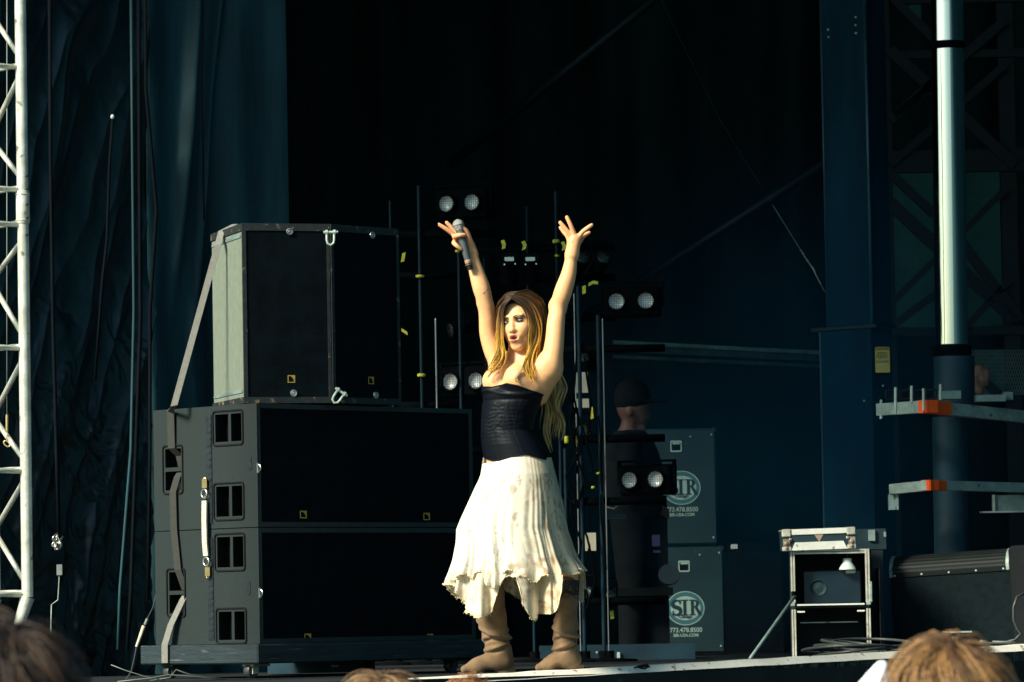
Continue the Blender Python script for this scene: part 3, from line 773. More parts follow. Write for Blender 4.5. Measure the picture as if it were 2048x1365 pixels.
light_stand('black lighting stand between the raised hands of the singer', 25.2,
    [(1053,416,.009,'pole_blue'),(1111,386,.010,'pole_blue'),(968,520,.006,'pole_blue')],
    [(960,1230,500),(960,1230,640),(1000,1230,560)], [(1112,483,15,7),(1114,512,10,4)])
light_stand('black lighting stand with two thin bright poles right of the singer', 24.8,
    [(1148,590,.0035,'pole_thin'),(1156,575,.012,'pole_blue'),(1205,640,.0035,'pole_thin'),(1196,633,.013,'pole_blue'),(1130,900,.010,'pole_blue')],
    [(1120,1330,700),(1120,1330,880),(1120,1330,1005),(1120,1330,1205)], [(1196,947,9,4),(1133,880,9,14),(1155,882,7,14),(1186,975,8,5)])
for k,(pts,lab) in enumerate([([(808,506),(805,524)],'yellow tape tag beside the tall speaker top'),([(803,660),(815,668)],'yellow tape tag beside the tall speaker middle'),
        ([(1168,572),(1168,588)],'upright yellow tape tab right of the lifted forearm'),([(1177,570),(1186,565),(1196,566)],'yellow tape tail above the upright tab'),
        ([(1005,481),(1008,490),(1007,498)],'curved yellow tape left of the two labelled light heads'),([(1046,483),(1050,491),(1047,500)],'curved yellow tape right of the two labelled light heads'),
        ([(1125,484),(1129,492),(1127,501)],'curved yellow tape touching the raised wrist'),([(1223,1222),(1225,1238)],'small yellow tag low on the light stand'),([(1182,815),(1184,838)],'orange yellow tag beside the cream card')]):
    m = MB(); P_ = [W(x,y,24.9) for x,y in pts]; ribbon(m, P_, [Vector((.020,0,.006)) if abs(pts[0][0]-pts[-1][0])<9 else Vector((.0,0,.018))]*len(P_), .002)
    setp(m.build('tape_tag','yellow_tape'),lab,'tape','yellow tape tags on the light rig')
def blinder(cx, cy, D, yaw, label, sep=57, lit=True, r=.047, roll=0.0):
    c0 = W(cx,cy,D); t = thing('twin_blinder', c0, yaw, label, 'stage light', 'twin lamp stage lights')
    s = sep*D/F/2
    m = MB(); m.bbox((-s-.075,.0,-.085),(s+.075,.13,.085),.012); m.build('housing','black_metal',t)
    m = MB(); m.box((-s-.095,.03,-.03),(-s-.080,.06,.10)); m.box((s+.080,.03,-.03),(s+.095,.06,.10)); m.box((-s-.095,.03,.100),(s+.095,.06,.112)); m.build('yoke','black_metal',t)
    for sx in (-s,s):
        Mx = Matrix.Translation((sx,0,0)) @ Matrix.Rotation(R(90),4,'X')
        m = MB()
        prof = [(.001,.004)] + [(r*math.sin(a),.004+.020*(1-math.cos(a))) for a in [k*PI/2/8 for k in range(1,9)]]
        n=28; vs=[]; fs=[]
        for (q_,z) in prof:
            for k in range(n): vs.append(Mx @ Vector((q_*math.cos(2*PI*k/n),q_*math.sin(2*PI*k/n),z)))
        for i in range(len(prof)-1):
            for k in range(n): fs.append((i*n+k,i*n+(k+1)%n,(i+1)*n+(k+1)%n,(i+1)*n+k))
        m.add(vs,fs); L_ = m.build('lens','lens',t,smooth=True)
        m = MB(); m.torus((sx,-.028,0),(0,1,0),r*1.08,.007,28,8); m.build('bezel','black_metal',t,smooth=True)
        m = MB()
        for k in range(-3,4):
            o_ = k*r/3.6; h_ = math.sqrt(max(0,r*r-o_*o_))
            m.tube((sx+o_,-.031,-h_),(sx+o_,-.031,h_),.0011,n=5); m.tube((sx-h_,-.032,o_),(sx+h_,-.032,o_),.0011,n=5)
        m.build('guard','wire',t)
    return t
blinder(922,407,25,-.45,'topmost twin lamp stage light above the microphone',57)
blinder(930,763,25,-.45,'twin lamp stage light beside the chest of the singer',57)
blinder(1263,603,25,-.12,'twin lamp stage light right of the singer head',59)
blinder(1288,960,25,-.40,'twin lamp stage light in front of the upper cabinet with oval logo',56)
def headlamp(x,y,D,pitch,yaw,label,r=.05,lens='lens',lab2=False):
    c0 = W(x,y,D); t = thing('light_head', c0, yaw, label, 'stage light', 'small black light heads on the stands')
    Mx = Matrix.Rotation(pitch,4,'X') @ Matrix.Rotation(R(90),4,'X')
    m = MB(); m.lathe([(r*.6,-.16),(r*.95,-.14),(r*1.1,-.05),(r*1.15,.0),(r*1.15,.012),(r*1.02,.012),(r*1.0,.0)],Mx,20); m.build('housing','black_metal',t,smooth='auto')
    m = MB(); m.lathe([(.001,.012),(r*.6,.010),(r*.98,.002)],Mx,20); m.build('lens','pole_blue' if not lens else lens,t,smooth=True)
    m = MB()
    for k in range(-2,3):
        o_ = k*r/2.7; h_ = math.sqrt(max(0,r*r-o_*o_)); m.tube(Mx@Vector((o_,-h_,.016)),Mx@Vector((o_,h_,.016)),.001,n=5); m.tube(Mx@Vector((-h_,o_,.017)),Mx@Vector((h_,o_,.017)),.001,n=5)
    m.build('guard','wire',t)
    m = MB(); m.path([(-r*1.25,.05,0),(-r*1.25,.05,.07),(-r*1.0,.05,.10),(r*1.0,.05,.10),(r*1.25,.05,.07),(r*1.25,.05,0)],.006,6); m.build('yoke','black_metal',t)
    if lab2:
        m = MB(); m.box((-.03,-.065,-.012),(.022,-.062,.010)); m.build('label_plate','plastic_white',t)
        m = MB(); m.lathe([(.006,0),(.006,.008)],Matrix.Translation((-.03,-.06,-.035)),8); m.lathe([(.006,0),(.006,.008)],Matrix.Translation((.03,-.06,-.033)),8); m.build('screws','steel',t)
    return t
mat('lens_dim',(.05,.085,.08),.25,metal=.4,var=.4,scale=30)
headlamp(1020,520,25,-.9,0,'labelled black light head left of the pair between the arms',.05,'black_metal',True)
headlamp(1062,520,25,-.9,0,'labelled black light head right of the pair between the arms',.05,'black_metal',True)
headlamp(1164,517,25,-.5,.3,'dim light head just right of the raised wrist',.042,'lens_dim')
headlamp(1206,517,25,-.5,.3,'dim light head farther right of the raised wrist',.042,'lens_dim')
headlamp(1170,716,24.9,-.3,-.4,'dim light head above the cream card right of the arm',.034,'lens_dim')
headlamp(1165,862,24.9,-.4,.2,'dim light head right of the long blonde hair',.046,'lens_dim')
headlamp(1176,1187,24.9,-.1,-.7,'dim light head right of the skirt hem',.042,'lens_dim')
headlamp(1221,1192,24.9,-.3,.1,'dim light head low on the right hand stand',.034,'lens_dim')
headlamp(905,660,25.1,.2,-1.2,'dim light head seen from the side left of the arm',.04,'lens_dim')
headlamp(1060,590,25.3,-.2,.5,'dark light head half hidden above the singer hair',.05,'lens_dim')
for (a,lab) in (((1152,745,1176,786),'cream card put in for a lit patch behind the right light stand at shoulder height'),((1148,798,1178,816),'cream card strip put in for a lit patch below the shoulder high card'),((1166,1066,1192,1102),'cream card put in for a lit patch low behind the right light stand')):
    m = MB(); pxbox(m,*a,25.4,.01); setp(m.build('card','cream_card'),lab,'card','cream cards put in for lit patches behind the light stand')  # separate cards stand in for lit patches of something white behind
# dark equipment in front of cards
t = thing('cable_bundle', W(1150,1100,24.7), 0, 'tangle of black cables hanging down the right light stand', 'cable')
for k in range(14):
    x = 1135+random.random()*70; y = 700+random.random()*420
    m = MB() if k==0 else m
    m.path([W(x,y,24.75),W(x+random.uniform(-14,14),y+40,24.72),W(x+random.uniform(-24,24),y+90,24.75),W(x+random.uniform(-10,20),y+150,24.76)],.006,6)
m.build('cables','black_metal',t,world=True)
t = thing('dimmer_box', HZ(1150,1318,0), 0, 'low black dimmer box with white sockets behind the boots', 'box')
m = MB(); pxbox(m,1080,1290,1390,1330,25.5,.4); m.build('case','sleeve_blue',t,world=True)
m = MB(); pxbox(m,1208,1305,1213,1325,25.48,.01); pxbox(m,1234,1305,1240,1325,25.48,.01); pxbox(m,1192,1303,1195,1307,25.48,.01); pxbox(m,1044,1328,1048,1332,25.48,.01); m.build('sockets','plastic_white',t,world=True)
t = thing('grey_shelf', W(1225,1035,24.9), 0, 'small grey shelf clamped on the right light stand', 'shelf')
m = MB(); pxbox(m,1212,1028,1253,1038,24.9,.12); m.build('tray','sleeve_blue',t,world=True)
m = MB(); m.path([W(1203,1005,24.85),W(1215,1015,24.8),W(1228,1018,24.8),W(1238,1010,24.85)],.004,6); m.build('clip','cable_pale',t,world=True)
for (x0,y0,x1,y1,lab) in ((1304,1070,1320,1093,'small violet tab beside the lower cabinet'),(1307,1101,1321,1106,'thin violet tab under the small violet tab')):
    m = MB(); pxbox(m,x0,y0,x1,y1,24.9,.01); setp(m.build('tab','violet'),lab,'tab')
# ------------------------------------------------------------------ crew member in a dark cap, seen in profile
CD = 26.0
def crew():
    t = thing('person', (X(1275,CD),CD,0), 0, 'crew member in black clothes and dark cap, face turned right behind the lights', 'person')
    c0 = W(1268,822,CD); k = .0
    def P(px,py,dy=0): return tuple(W(px,py,CD+dy))
    lo = W(1200,1330,CD-.35); hi = W(1350,770,CD+.3)
    s = SDF((lo.x,CD-.38,.02),(hi.x,CD+.32,hi.z+.05),.010)
    hc = W(1266,812,CD)
    s.ell(hc,(.098,.078,.105),k=.01)
    s.ell(hc+Vector((.050,0,-.055)),(.045,.05,.062),k=.015)
    s.cone(P(1288,816),P(1301,832),.008,.011,.008)     # nose
    s.cone(P(1291,841),P(1294,842),.010,.010,.006); s.cone(P(1290,847),P(1293,847),.009,.009,.006)      # lips
    s.cone(P(1288,856),P(1270,856),.014,.018,.012)       # chin
    s.ell(W(1259,825,CD-.075),(.018,.012,.03),k=.01)    # ear
    s.cone(P(1260,840,.0),P(1252,880,.01),.046,.05,.015)
    s.ell(W(1262,960,CD+.02),(.17,.13,.30),k=.05)
    s.ell(W(1258,905,CD+.02),(.12,.18,.07),k=.03)
    for sy in (-.2,.2):
        s.chain([P(1258,890,sy),P(1265,985,sy*1.15),P(1315,1020,sy*.9)],[.062,.05,.038],.03)
        s.chain([P(1315,1020,sy*.9),P(1330,1024,sy*.8)],[.03,.02],.015)
        for f_ in range(5): s.chain([P(1328,1016+4*f_,sy*.8),P(1338,1020+4*f_,sy*.75)],[.010,.008],.006)
    for sy in (-.1,.1): s.chain([P(1262,1050,sy),P(1266,1190,sy),P(1262,1312,sy)],[.10,.07,.05],.04)
    v,f = s.mesh(); v = smooth_np(v,f,2)
    col = np.tile(np.array([.30,.13,.08]),(len(v),1))
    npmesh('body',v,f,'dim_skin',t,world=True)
    # jacket and trousers
    s = SDF((lo.x,CD-.42,.02),(hi.x,CD+.36,W(1260,860,CD).z),.010)
    s.cone(P(1254,880,.01),P(1254,890,.01),.062,.08,.02)
    s.ell(W(1262,960,CD+.02),(.19,.15,.32),k=.05); s.ell(W(1258,908,CD+.02),(.135,.195,.08),k=.03)
    for sy in (-.2,.2): s.chain([P(1258,890,sy),P(1265,985,sy*1.15),P(1308,1018,sy*.95)],[.078,.066,.05],.03)
    for sy in (-.1,.1): s.chain([P(1262,1050,sy),P(1266,1190,sy),P(1262,1316,sy)],[.12,.09,.07],.04)
    v,f = s.mesh(); v = smooth_np(v,f,2); npmesh('clothes',v,f,'cloth_black',t,world=True)
    s = SDF((hc.x-.2,CD-.2,hc.z-.05),(hc.x+.3,CD+.2,hc.z+.25),.008)
    s.ell(hc+Vector((-.005,0,.05)),(.108,.092,.112),k=.01)
    s.op(lambda X_,Y_,Z_:(Z_-(hc.z+.015)+0*X_+0*Y_), (-9,-9,-9),(9,9,hc.z+.02),.01,'s')
    s.ell(hc+Vector((.11,0,.025)),(.10,.075,.010),k=.01)
    v,f = s.mesh(); npmesh('cap',v,f,'cloth_black',t,world=True)
    m = MB(); m.path([W(1222+6*i,769-5*math.sin(i/4*PI)*.6,CD-.03) for i in range(0,1)]+[W(1262,757,CD-.1),W(1272,754,CD-.1),W(1282,757,CD-.1)],.005,6) if False else m
    m = MB(); ribbon(m,[W(1262,885,CD-.12),W(1264,900,CD-.20),W(1272,930,CD-.2)],Vector((.012,0,0)),.002); m.build('lanyard','galv_dark',t,world=True)
crew()
# ------------------------------------------------------------------ cabinets with oval logo
def serif_word(parent, M, matn, s):
    # S I R drawn as slab-serif strokes, unit height 1 before scaling
    m = MB(M @ Matrix.Diagonal((s,s,1,1)))
    def I(x):
        m.extrude([(x-.10,-.5),(x+.10,-.5),(x+.10,.5),(x-.10,.5)],.001)
        for y in (-.5,.42): m.extrude([(x-.22,y),(x+.22,y),(x+.22,y+.08),(x-.22,y+.08)],.0012)
    I(.0)
    # R
    x = .40
    m.extrude([(x-.02,-.5),(x+.18,-.5),(x+.18,.5),(x-.02,.5)],.001)
    for y in (-.5,): m.extrude([(x-.12,y),(x+.28,y),(x+.28,y+.08),(x-.12,y+.08)],.0012)
    m.extrude([(x-.12,.42),(x+.10,.42),(x+.10,.5),(x-.12,.5)],.0012)
    o_ = [(x+.14+.36*math.cos(a),.24+.26*math.sin(a)) for a in [PI/2-k*PI/12 for k in range(13)]]
    i_ = [(x+.14+.16*math.cos(a),.24+.17*math.sin(a)) for a in [PI/2-k*PI/12 for k in range(13)]]
    for k in range(12): m.extrude([o_[k+1],o_[k],i_[k],i_[k+1]][::-1],.0014)
    m.extrude([(x+.20,.02),(x+.38,.04),(x+.66,-.42),(x+.70,-.5),(x+.46,-.5)],.0016)
    # S
    x = -.52
    pts = []
    for k in range(11): a = R(20+k*25); pts.append((x+.24*math.cos(a)*1.0, .25+.235*math.sin(a)))
    pts = [(x+.24*math.cos(a),.235+.22*math.sin(a)) for a in [R(25+k*22.5) for k in range(10)]] + [(x+.25*math.cos(a),-.225+.235*math.sin(a)) for a in [R(70-k*22.5) for k in range(12)]]
    wd = [.03]+[.05,.06,.07,.08,.09,.11,.12,.13,.13]+[.13,.13,.12,.11,.10,.09,.08,.07,.06,.06,.05,.03]
    L,R_=[],[]
    for i,p in enumerate(pts):
        a = pts[max(0,i-1)]; b = pts[min(len(pts)-1,i+1)]; dx,dy=b[0]-a[0],b[1]-a[1]; l=math.hypot(dx,dy); nx_,ny_=-dy/l,dx/l
        L.append((p[0]+nx_*wd[i],p[1]+ny_*wd[i])); R_.append((p[0]-nx_*wd[i],p[1]-ny_*wd[i]))
    for i in range(len(pts)-1): m.extrude([L[i],R_[i],R_[i+1],L[i+1]],.0018)
    m.extrude([(x+.17,.22),(x+.27,.22),(x+.27,.5),(x+.17,.5)],.002); m.extrude([(x-.27,-.5),(x-.18,-.5),(x-.18,-.2),(x-.27,-.2)],.002)
    return m.build('lettering',matn,parent)
SDp = 27.5
def sircab(x0,x1,y0,y1,lx,ly,label,hx,hy,small):
    k = SDp/F; c0 = W((x0+x1)/2,y1,SDp); wd = (x1-x0)*k; ht = (y1-y0)*k
    t = thing('guitar_cabinet', (c0.x,c0.y,c0.z), 0, label, 'speaker cabinet', 'dark cabinets with oval logo')
    def L(px,py): q_ = W(px,py,SDp); return q_.x-c0.x, q_.z-c0.z
    m = MB(); m.bbox((-wd/2,0,.006),(wd/2,.42,ht),.014); m.build('shell','sir_box',t)
    FR = FRONT
    hx_,hz_ = L(hx,hy); s = .035
    m = MB(); m.ring(rrect(hx_-s,hz_-s,hx_+s,hz_+s,.008),rrect(hx_-s*.8,hz_-s*.75,hx_+s*.8,hz_+s*.75,.006),.004,FR@Matrix.Translation((0,0,-.005))); m.build('handle_frame','sir_pale',t)
    m = MB(); m.box((hx_-s*.8,-.003,hz_-s*.75),(hx_+s*.8,-.0005,hz_+s*.75)); hd = m.build('handle','black_void',t)
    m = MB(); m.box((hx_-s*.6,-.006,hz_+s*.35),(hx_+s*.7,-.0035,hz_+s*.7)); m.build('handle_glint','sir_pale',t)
    ox,oz = L(lx,ly)
    def ellp(a,b,n=40): return [(ox+a*math.cos(2*PI*i/n), oz+b*math.sin(2*PI*i/n)) for i in range(n)]
    mk = MB(); A_, B_ = 38*k, 34*k
    mk.ring(ellp(A_,B_),ellp(A_*.95,B_*.95),.0006,FR@Matrix.Translation((0,0,-.0010)))
    mk.build('logo_outline','sir_pale',t)
    mk = MB(); mk.ring(ellp(A_*.945,B_*.945),ellp(A_*.80,B_*.72),.0006,FR@Matrix.Translation((0,0,-.0010))); mk.build('logo_band','sir_ring',t)
    mk = MB(); mk.extrude(ellp(A_*.79,B_*.71)[::-1],.0006,FR@Matrix.Translation((0,0,-.0010))); mk.build('logo_field','sir_pale',t)
    LF = Matrix.Translation((ox,-.0012,oz)) @ Matrix.Rotation(R(90),4,'X')
    serif_word(t, LF @ Matrix.Translation((-.004,.004,0)), 'sir_ink', .098)
    text_mesh('Chicago', .026,'lettering','sir_ink',t, Matrix.Translation((ox,-.002,oz-B_*.50)) @ Matrix.Rotation(R(90),4,'X'), .0006, .0008)
    text_mesh('773.478.8500', .040,'lettering','sir_ring' if not small else 'sir_pale',t, Matrix.Translation((ox,-.0015,oz-B_-.030)) @ Matrix.Rotation(R(90),4,'X'), .0006, .0006, .92)
    text_mesh('SIR-USA.COM', .026,'lettering','sir_pale',t, Matrix.Translation((ox,-.0015,oz-B_-.062)) @ Matrix.Rotation(R(90),4,'X'), .0006, .0006)
    m = MB()
    for sx in (-1,1):
        for z_ in (.05,ht-.04): m.lathe([(.006,0),(.006,.003),(.003,.005)],Matrix.Translation((sx*(wd/2-.03),-.0005,z_))@Matrix.Rotation(R(90),4,'X'),10)
    for fx in (-.12,.1): m.lathe([(.006,0),(.006,.003),(.003,.005)],Matrix.Translation((fx,-.0005,ht-.05))@Matrix.Rotation(R(90),4,'X'),10)
    m.build('screws','sir_pale',t)
    m = MB()
    for sx in (-1,1): m.bbox((sx*wd/2-.02,-.004,ht-.03),(sx*wd/2+.02*.15*sx+.0,.05,ht+.003),.003) if False else m.bbox((sx*(wd/2-.012)-.014,-.004,ht-.026),(sx*(wd/2-.012)+.014,.05,ht+.003),.003)
    m.build('corner_caps','box_rim',t)
    return t
sircab(1268,1437,858,1093,1363,976,'upper dark cabinet with oval logo, stacked behind the twin lights',1352,893,True)
t_low = sircab(1290,1452,1095,1310,1371,1217,'lower dark cabinet with oval logo, standing on the stage floor',1368,1133,True)
m = MB(); pxbox(m,1462,1089,1475,1098,27.3,.03); setp(m.build('metal_clip','plastic_white'),'small pale metal fitting right of the cabinet joint','fitting')
t = thing('black_rack', W(1286,1310,25.7), 0, 'tall black equipment rack standing before the logo cabinets', 'rack')
m = MB(); pxbox(m,1238,992,1337,1312,25.9,.35); m.build('body','cloth_black',t,world=True)
m = MB(); pxbox(m,1230,1176,1346,1192,25.7,.4); m.build('shelf','black_void',t,world=True)
m = MB(); m.lathe([(.05,-.01),(.062,-.01),(.062,.01),(.05,.01)],Matrix.Translation(W(1338,1150,25.65))@Matrix.Rotation(R(70),4,'X'),24); m.build('ring_handle','tower_dark',t,world=True,smooth='auto')
# dark draped case behind
t = thing('covered_gear', W(1520,1310,29), 0, 'shapeless black covered gear stacked right of the logo cabinets', 'equipment')
m = MB(); pxbox(m,1440,1105,1565,1310,29,.5); m.build('cover','black_void',t,world=True)
m = MB(); pxbox(m,1470,1085,1530,1104,29.1,.4,.2); m.build('top_bag','cloth_black',t,world=True)
# ------------------------------------------------------------------ rear beam, rafters, guy wire
t = thing('tent_beam', W(1440,700,30), 0, 'pale green horizontal beam across the dark back of the stage', 'beam')
def slab(m, xa,ya,xb,yb,Da,Db,h,dep):
    a=W(xa,ya,Da); b=W(xb,yb,Db); d=(b-a).normalized(); n_=Vector((-d.y,d.x,0)).normalized()*dep; z_=Vector((0,0,h))
    m.add([a,b,b+n_,a+n_,a-z_,b-z_,b+n_-z_,a+n_-z_],[(0,1,2,3),(7,6,5,4),(0,4,5,1),(1,5,6,2),(2,6,7,3),(3,7,4,0)])
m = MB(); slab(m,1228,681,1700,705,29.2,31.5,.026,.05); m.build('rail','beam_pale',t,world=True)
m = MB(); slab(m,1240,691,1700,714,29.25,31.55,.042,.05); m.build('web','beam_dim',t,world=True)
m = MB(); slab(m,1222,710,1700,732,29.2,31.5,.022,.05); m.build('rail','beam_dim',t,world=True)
m = MB(); pxbox(m,1190,640,1226,800,29.1,.2); m.build('post','black_void',t,world=True)
for (x0,y0,x1,y1,lab) in ((1130,660,1690,300,'long dark rafter rising to the right behind the guy wire'),(900,330,1330,-20,'dark rafter rising to the top behind the lights')):
    m = MB(); m.tube(W(x0,y0,32),W(x1,y1,31),.035,n=10); setp(m.build('rafter','tower_dark',smooth=True),lab,'rafter','dark rafters under the roof')
m = MB(); pxbox(m,1215,735,1640,1310,31.8,.1); setp(m.build('dark_screen','black_void'),'flat black panel under the pale beam','screen')
t = thing('guy_wire', W(1650,590,26.5), 0, 'thin chain guy wire slanting down to the navy column', 'wire')
m = MB(); m.path([W(1312,-20,27.5),W(1440,240,27.2),W(1545,410,27)],.0015,6); m.build('wire','tower_dark',t,world=True)
m = MB(); m.path([W(1545,410,27),W(1601,500,26.8)],.0025,6); m.build('wire','galv_dark',t,world=True)
m = MB(); P_ = [W(1601+ (1617-1601)*i/8,500+(525-500)*i/8,26.8) for i in range(9)]
for i in range(8): m.torus((P_[i]+P_[i+1])/2,(P_[i+1]-P_[i]).normalized().cross(Vector((0,1,.4 if i%2 else -.6))),.007,.0025,12,6,1.3)
m.build('turnbuckle','steel',t,smooth=True,world=True)
m = MB(); m.path([W(1617,525,26.8),W(1628,540,26.78),W(1631,549,26.75),W(1650,585,26.7)],[.003,.006,.003,.002],6); m.build('chain_tail','galv',t,smooth=True,world=True)
# ------------------------------------------------------------------ navy tower column
ND = 27.0
nc = W(1740,640,ND)
def rotcol(m, pxl, pxc, pxr, y0, y1, D, ang=R(42)):
    k = D/F; wl_ = (pxc-pxl)*k/math.cos(ang); wr_ = (pxr-pxc)*k/math.sin(ang)
    c_ = W(pxc,(y0+y1)/2,D); a = W(pxc,y1,D); b = W(pxc,y0,D)
    u1 = Vector((-math.cos(ang),math.sin(ang),0))*wl_; u2 = Vector((math.sin(ang),math.cos(ang),0))*wr_
    q_ = [Vector((a.x,a.y,a.z))+o for o in (Vector(),u2,u1+u2,u1)]; q2 = [Vector((a.x,a.y,b.z))+o for o in (Vector(),u2,u1+u2,u1)]
    m.add(q_+q2,[(3,2,1,0),(4,5,6,7),(0,1,5,4),(1,2,6,5),(2,3,7,6),(3,0,4,7)])
    return a, u1, u2, b.z
t = thing('tower_column', HZ(1740,1312,0), 0, 'broad navy steel tower column with a flange and a yellow warning label', 'column')
m = MB(); a_,u1,u2,zt_ = rotcol(m,1661,1744,1788,-60,648,ND); m.build('upper_column','tower_navy',t,world=True)
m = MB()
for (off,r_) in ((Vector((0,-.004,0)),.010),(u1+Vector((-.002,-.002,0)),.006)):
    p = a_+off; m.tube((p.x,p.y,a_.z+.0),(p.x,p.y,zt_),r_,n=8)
m.build('edge_trim','painted_glint',t,smooth=True,world=True)  # lighter tubes paint the highlight along the column's edges
m = MB(); b0,v1,v2,_ = rotcol(m,1661,1757,1803,657,1330,ND-.05); m.build('lower_column','tower_navy',t,world=True)
m = MB(); p = b0+v1; m.tube((p.x,p.y,0.01),(p.x,p.y,b0.z+(1330-659)*ND/F),.006,n=8); m.build('edge_trim','painted_glint',t,world=True)  # painted highlight on the lower column's left edge
m = MB(); rotcol(m,1629,1752,1797,648,655,ND-.1); m.build('flange','tower_dark',t,world=True)
m = MB()
for (x,y) in ((1656,60),(1657,75),(1711,35),(1711,51),(1712,67),(1766,772),(1728,802)):
    m.lathe([(.007,0),(.007,.006),(.004,.009)],Matrix.Translation(W(x,y,ND-.12 if y>600 else ND-.03))@Matrix.Rotation(R(90),4,'X'),10)
m.build('bolts','galv',t,smooth='auto',world=True)
# warning label, facing the camera on the lower column
LD = ND-.14; lc = W(1765,720,LD); k = LD/F
sg = thing('warning_sign', lc, 0, 'yellow danger sign on the navy column', 'sign')
m = MB(); w2,h2 = 14.5*k, 25.5*k
m.extrude(rrect(-w2,-h2,w2,h2,.006),.004,Matrix.Rotation(R(90),4,'X')@Matrix.Translation((0,0,-.002))); m.build('plate','sign_yellow',sg)
m = MB(); m.box((-.012,.002,-.05),(.012,.13,.05)); m.build('bracket','tower_dark',sg)
TM = lambda x,z: Matrix.Translation((x,-.0035,z)) @ Matrix.Rotation(R(90),4,'X')
text_mesh('DANGER',.021,'lettering','sign_black',sg,TM(0,h2-.012),.0008,.0007)
text_mesh('DANGER',.019,'lettering','sign_blue',sg,TM(0,-.012),.0008,.0006)
m = MB()
for i,(wd,z) in enumerate(((.028,.044),(.030,.036),(.034,.027),(.036,.019),(.024,.011))):
    for j in range(4): m.box((-wd+wd*.52*j,-.004,z-.0022),(-wd+wd*.52*j+wd*.40,-.002,z+.0022))
m.build('text_lines','sign_black',sg)
m = MB()
for z in (-.030,-.038,-.046,-.054,-.062): m.box((-.030,-.004,z-.0016),(.028,-.002,z+.0016))
m.build('text_lines','sign_pale',sg)
# ------------------------------------------------------------------ lattice behind the mast
t = thing('lattice_screen', W(1900,1312,29.5), 0, 'dark steel lattice frame with crossed braces behind the bright mast', 'lattice')
LDp = 29.5
for (x0,x1) in ((1778,1792),(2008,2040)):
    m = MB(); pxbox(m,x0,-60,x1,1300,LDp,.08); m.build('upright','lattice',t,world=True)
for y in (655,300,-10,100):
    m = MB(); pxbox(m,1780,y,2048,y+(16 if y!=300 else 44),LDp-.03,.06); m.build('rail','lattice',t,world=True)
def brace(x0,y0,x1,y1,wd,D=LDp-.06):
    a=W(x0,y0,D); b=W(x1,y1,D); d=(b-a).normalized(); n_=Vector((-d.z,0,d.x))*wd/2; dp=Vector((0,.04,0)); m=MB()
    m.add([a-n_,b-n_,b+n_,a+n_,a-n_+dp,b-n_+dp,b+n_+dp,a+n_+dp],[(0,1,2,3),(7,6,5,4),(0,4,5,1),(1,5,6,2),(2,6,7,3),(3,7,4,0)]); m.build('brace','lattice',t,world=True)
for b_ in ((1780,405,2030,640,.085),(1780,610,2010,380,.045),(1780,345,1870,430,.06),(1900,690,2020,560,.045),(1788,650,1870,590,.05),
           (1780,100,2030,330,.075),(1780,240,2010,40,.06),(1780,330,2010,130,.05),(1920,480,2040,640,.07),(1780,-10,1900,110,.06),(1790,230,1880,160,.05),(1900,700,2010,800,.06)): brace(*b_)
m = MB()
for i in range(26):
    x=1925+i*5; m.tube(W(x,700,LDp),W(x+28,790,LDp),.002,n=4); m.tube(W(x+28,700,LDp),W(x,790,LDp),.002,n=4)
m.build('mesh_panel','galv_dark',t,world=True)
t = thing('rear_screen', W(1900,1312,31.5), 0, 'dull green panels seen through the steel lattice', 'panel')
for i,(x0,y0,x1,y1) in enumerate(((1782,345,2012,655),(1925,700,2010,790),(1818,0,1842,38),(1802,112,1816,134))):
    m = MB(); pxbox(m,x0,y0,x1,y1,31.5+.1*i,.05); m.build('panel','teal_panel',t,world=True)
# ------------------------------------------------------------------ bright hydraulic mast and platforms
MD = 25.5; mk = MD/F
t = thing('hydraulic_mast', HZ(1905,1312,0), 0, 'tall mast with a chrome rod gleaming white, a dark collar and blue sleeve', 'mast')
def mseg(name, xl, xr, y0, y1, matn, dx=0, n=48, sm=True):
    m = MB(); a = W((xl+xr)/2,y1,MD); b = W((xl+xr)/2+dx,y0,MD); m.tube(a,b,(xr-xl)/2*mk,n=n); return m.build(name,matn,t,smooth='auto',world=True)
m = MB(); a = W(1903,690,MD); b = W(1893,-60,MD); 
m.tube(a,b,33*mk,n=96); m.build('rod','chrome',t,smooth='auto',world=True)
m = MB(); a2_ = W(1890,92,MD); m.lathe([(35*mk,-.022),(36*mk,-.018),(36*mk,.018),(35*mk,.022)],Matrix.Translation(W(1893,92,MD)),48); m.build('clamp_band','black_metal',t,smooth='auto',world=True)
m = MB(); m.lathe([(35*mk,-.03),(39*mk,-.028),(39*mk,.026),(35*mk,.03)],Matrix.Translation(W(1904,702,MD)),48); m.build('collar','black_metal',t,smooth='auto',world=True)
mseg('sleeve',1868,1950,714,812,'sleeve_blue',-1)
mseg('lower_tube',1872,1942,835,1315,'sleeve_blue',-8)
PD = 24.8
t = thing('upper_platform', W(1850,812,PD), 0, 'upper grey steel platform edge with orange reflective wrap on its corner', 'platform')
def pbeam(m, xa,ya,xb,yb,Da,Db,hpx,dep=.06): slab(m,xa,ya,xb,yb,Da,Db,hpx*PD/F,dep)
m = MB(); pbeam(m,1752,808,1855,801,25.15,PD,24); pbeam(m,1855,801,2120,829,PD,25.7,24); m.build('edge_beam','galv',t,world=True)
m = MB(); slab(m,1765,809,2110,828,25.75,25.75,.02,.3); m.build('deck','black_metal',t,world=True)
m = MB(); slab(m,1849,800.5,1855.5,800.2,PD+.02,PD-.006,25.5*PD/F,.07); slab(m,1855,800,1903,805,PD-.006,PD+.135,25.5*PD/F,.07); m.build('reflective_wrap','orange',t,world=True)
m = MB(); slab(m,1838,801,1846,801,PD+.02,PD,26*PD/F,.07); m.build('reflective_wrap','orange',t,world=True)
m = MB()
